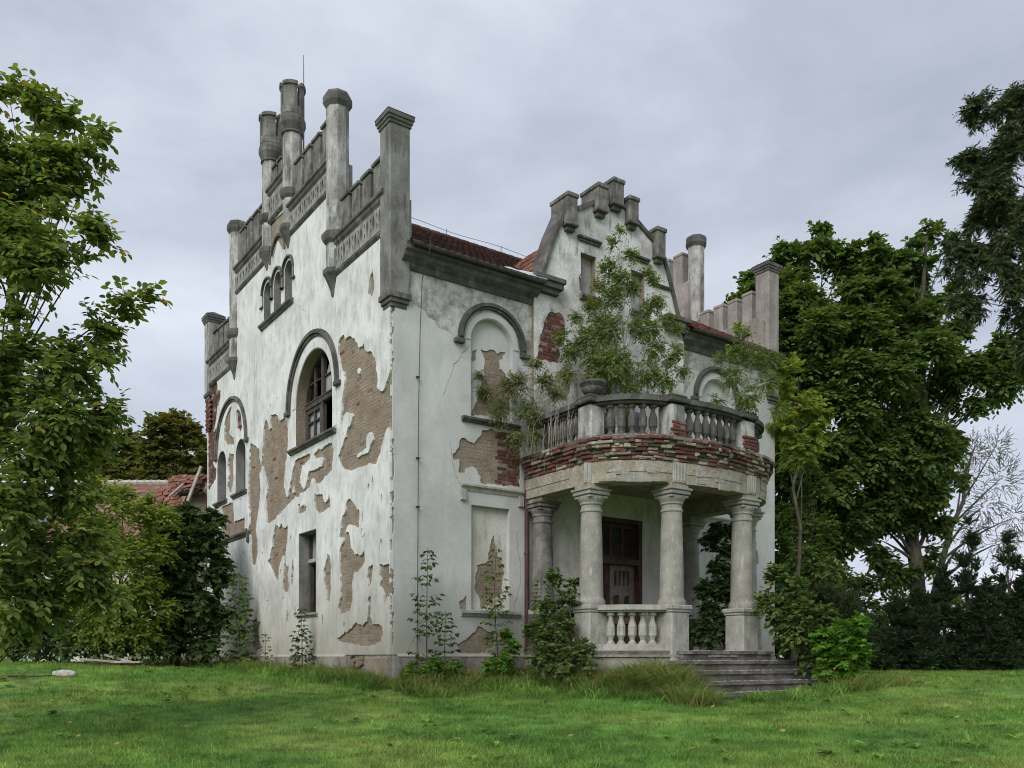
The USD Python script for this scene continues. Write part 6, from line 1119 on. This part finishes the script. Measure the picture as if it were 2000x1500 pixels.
instancer('dry_grass', 'thin dry stalks scattered through the lawn', [tuft(np.random.default_rng(430 + i), 7, .15, .0035, .10, .8) for i in range(4)], np.column_stack([SP, terrain(SP[:, 0], SP[:, 1])]), rg.uniform(0, 6.28, len(SP)), rg.uniform(.6, 1.2, len(SP)), rg.integers(0, 4, len(SP)), 'straw')
instancer('lawn_weeds', 'scattered coarse tufts and broad leaved weeds in the lawn', [tuft(np.random.default_rng(400 + i), 22, .15, .006, .08, .8) for i in range(3)] + [rosette(np.random.default_rng(410 + i), 11) for i in range(3)], np.column_stack([WP, terrain(WP[:, 0], WP[:, 1])]), rg.uniform(0, 6.28, len(WP)), rg.uniform(.6, 1.25, len(WP)), rg.integers(0, 6, len(WP)), 'grass')
# long straw coloured grass along the wall foot
def strip(a, b, n, w, off=0.0):
    a, b = np.array(a, float), np.array(b, float); t = rg.random(n); d = (b - a) / np.linalg.norm(b - a); nr = np.array([d[1], -d[0]])
    return a + (b - a) * t[:, None] + nr * (off + w * np.abs(rg.normal(0, .5, n)))[:, None]
T = np.vstack([strip((0, 9.5), (0, -.3), 240, .55, .1), strip((0, -.1), (3.4, -.1), 260, .95, .1), strip((3.3, -.5), (3.4, -2.5), 150, .8, .1), strip((3.2, -2.3), (4.7, -3.6), 260, .9, .1), strip((4.3, -3.5), (3.5, -5.6), 130, .6, -.05), strip((7.0, -5.5), (9.2, -5.5), 40, .4, .1), strip((7.9, -3.4), (8.6, -5.2), 60, -.5, -.1), strip((-3, 14), (-.5, 9), 90, 1.2)])
keep = ~shapely.contains_xy(unary_union([sbox(-.05, -.02, W, D), PLAN.buffer(.22), sbox(4.45, -5.2, 9.0, -3)]), T[:, 0], T[:, 1]); T = T[keep]
big = np.exp(-((T[:, 0] - 3.9) ** 2 + (T[:, 1] + 3.8) ** 2) / .5)
tp = np.column_stack([T, terrain(T[:, 0], T[:, 1])])
instancer('tall_grass', 'long unmown straw tinged grass along the foot of the walls and steps', [tuft(np.random.default_rng(300 + i), 34, .40, .0075, .13, .95) for i in range(5)], tp, rg.uniform(0, 6.28, len(T)), rg.uniform(.5, 1.25, len(T)) * (1 + .75 * big), rg.integers(0, 5, len(T)), 'straw')
T2 = np.vstack([strip((0, 9.5), (0, -.3), 420, .9, .15), strip((-.2, -.3), (3.4, -.4), 300, 1.3, .2), strip((3.2, -2.3), (4.7, -3.6), 220, 1.3, .2), strip((4.4, -5.2), (9.2, -5.2), 160, .5, .15)])
keep = ~shapely.contains_xy(unary_union([sbox(-.05, -.02, W, D), PLAN.buffer(.22), sbox(4.45, -5.2, 9.4, -3)]), T2[:, 0], T2[:, 1]); T2 = T2[keep]; tp = np.column_stack([T2, terrain(T2[:, 0], T2[:, 1])])
instancer('rank_grass', 'rank green grass in front of the villa walls', [tuft(np.random.default_rng(330 + i), 34, .26, .0075, .14, .85) for i in range(5)], tp, rg.uniform(0, 6.28, len(T2)), rg.uniform(.6, 1.3, len(T2)), rg.integers(0, 5, len(T2)), 'grass')
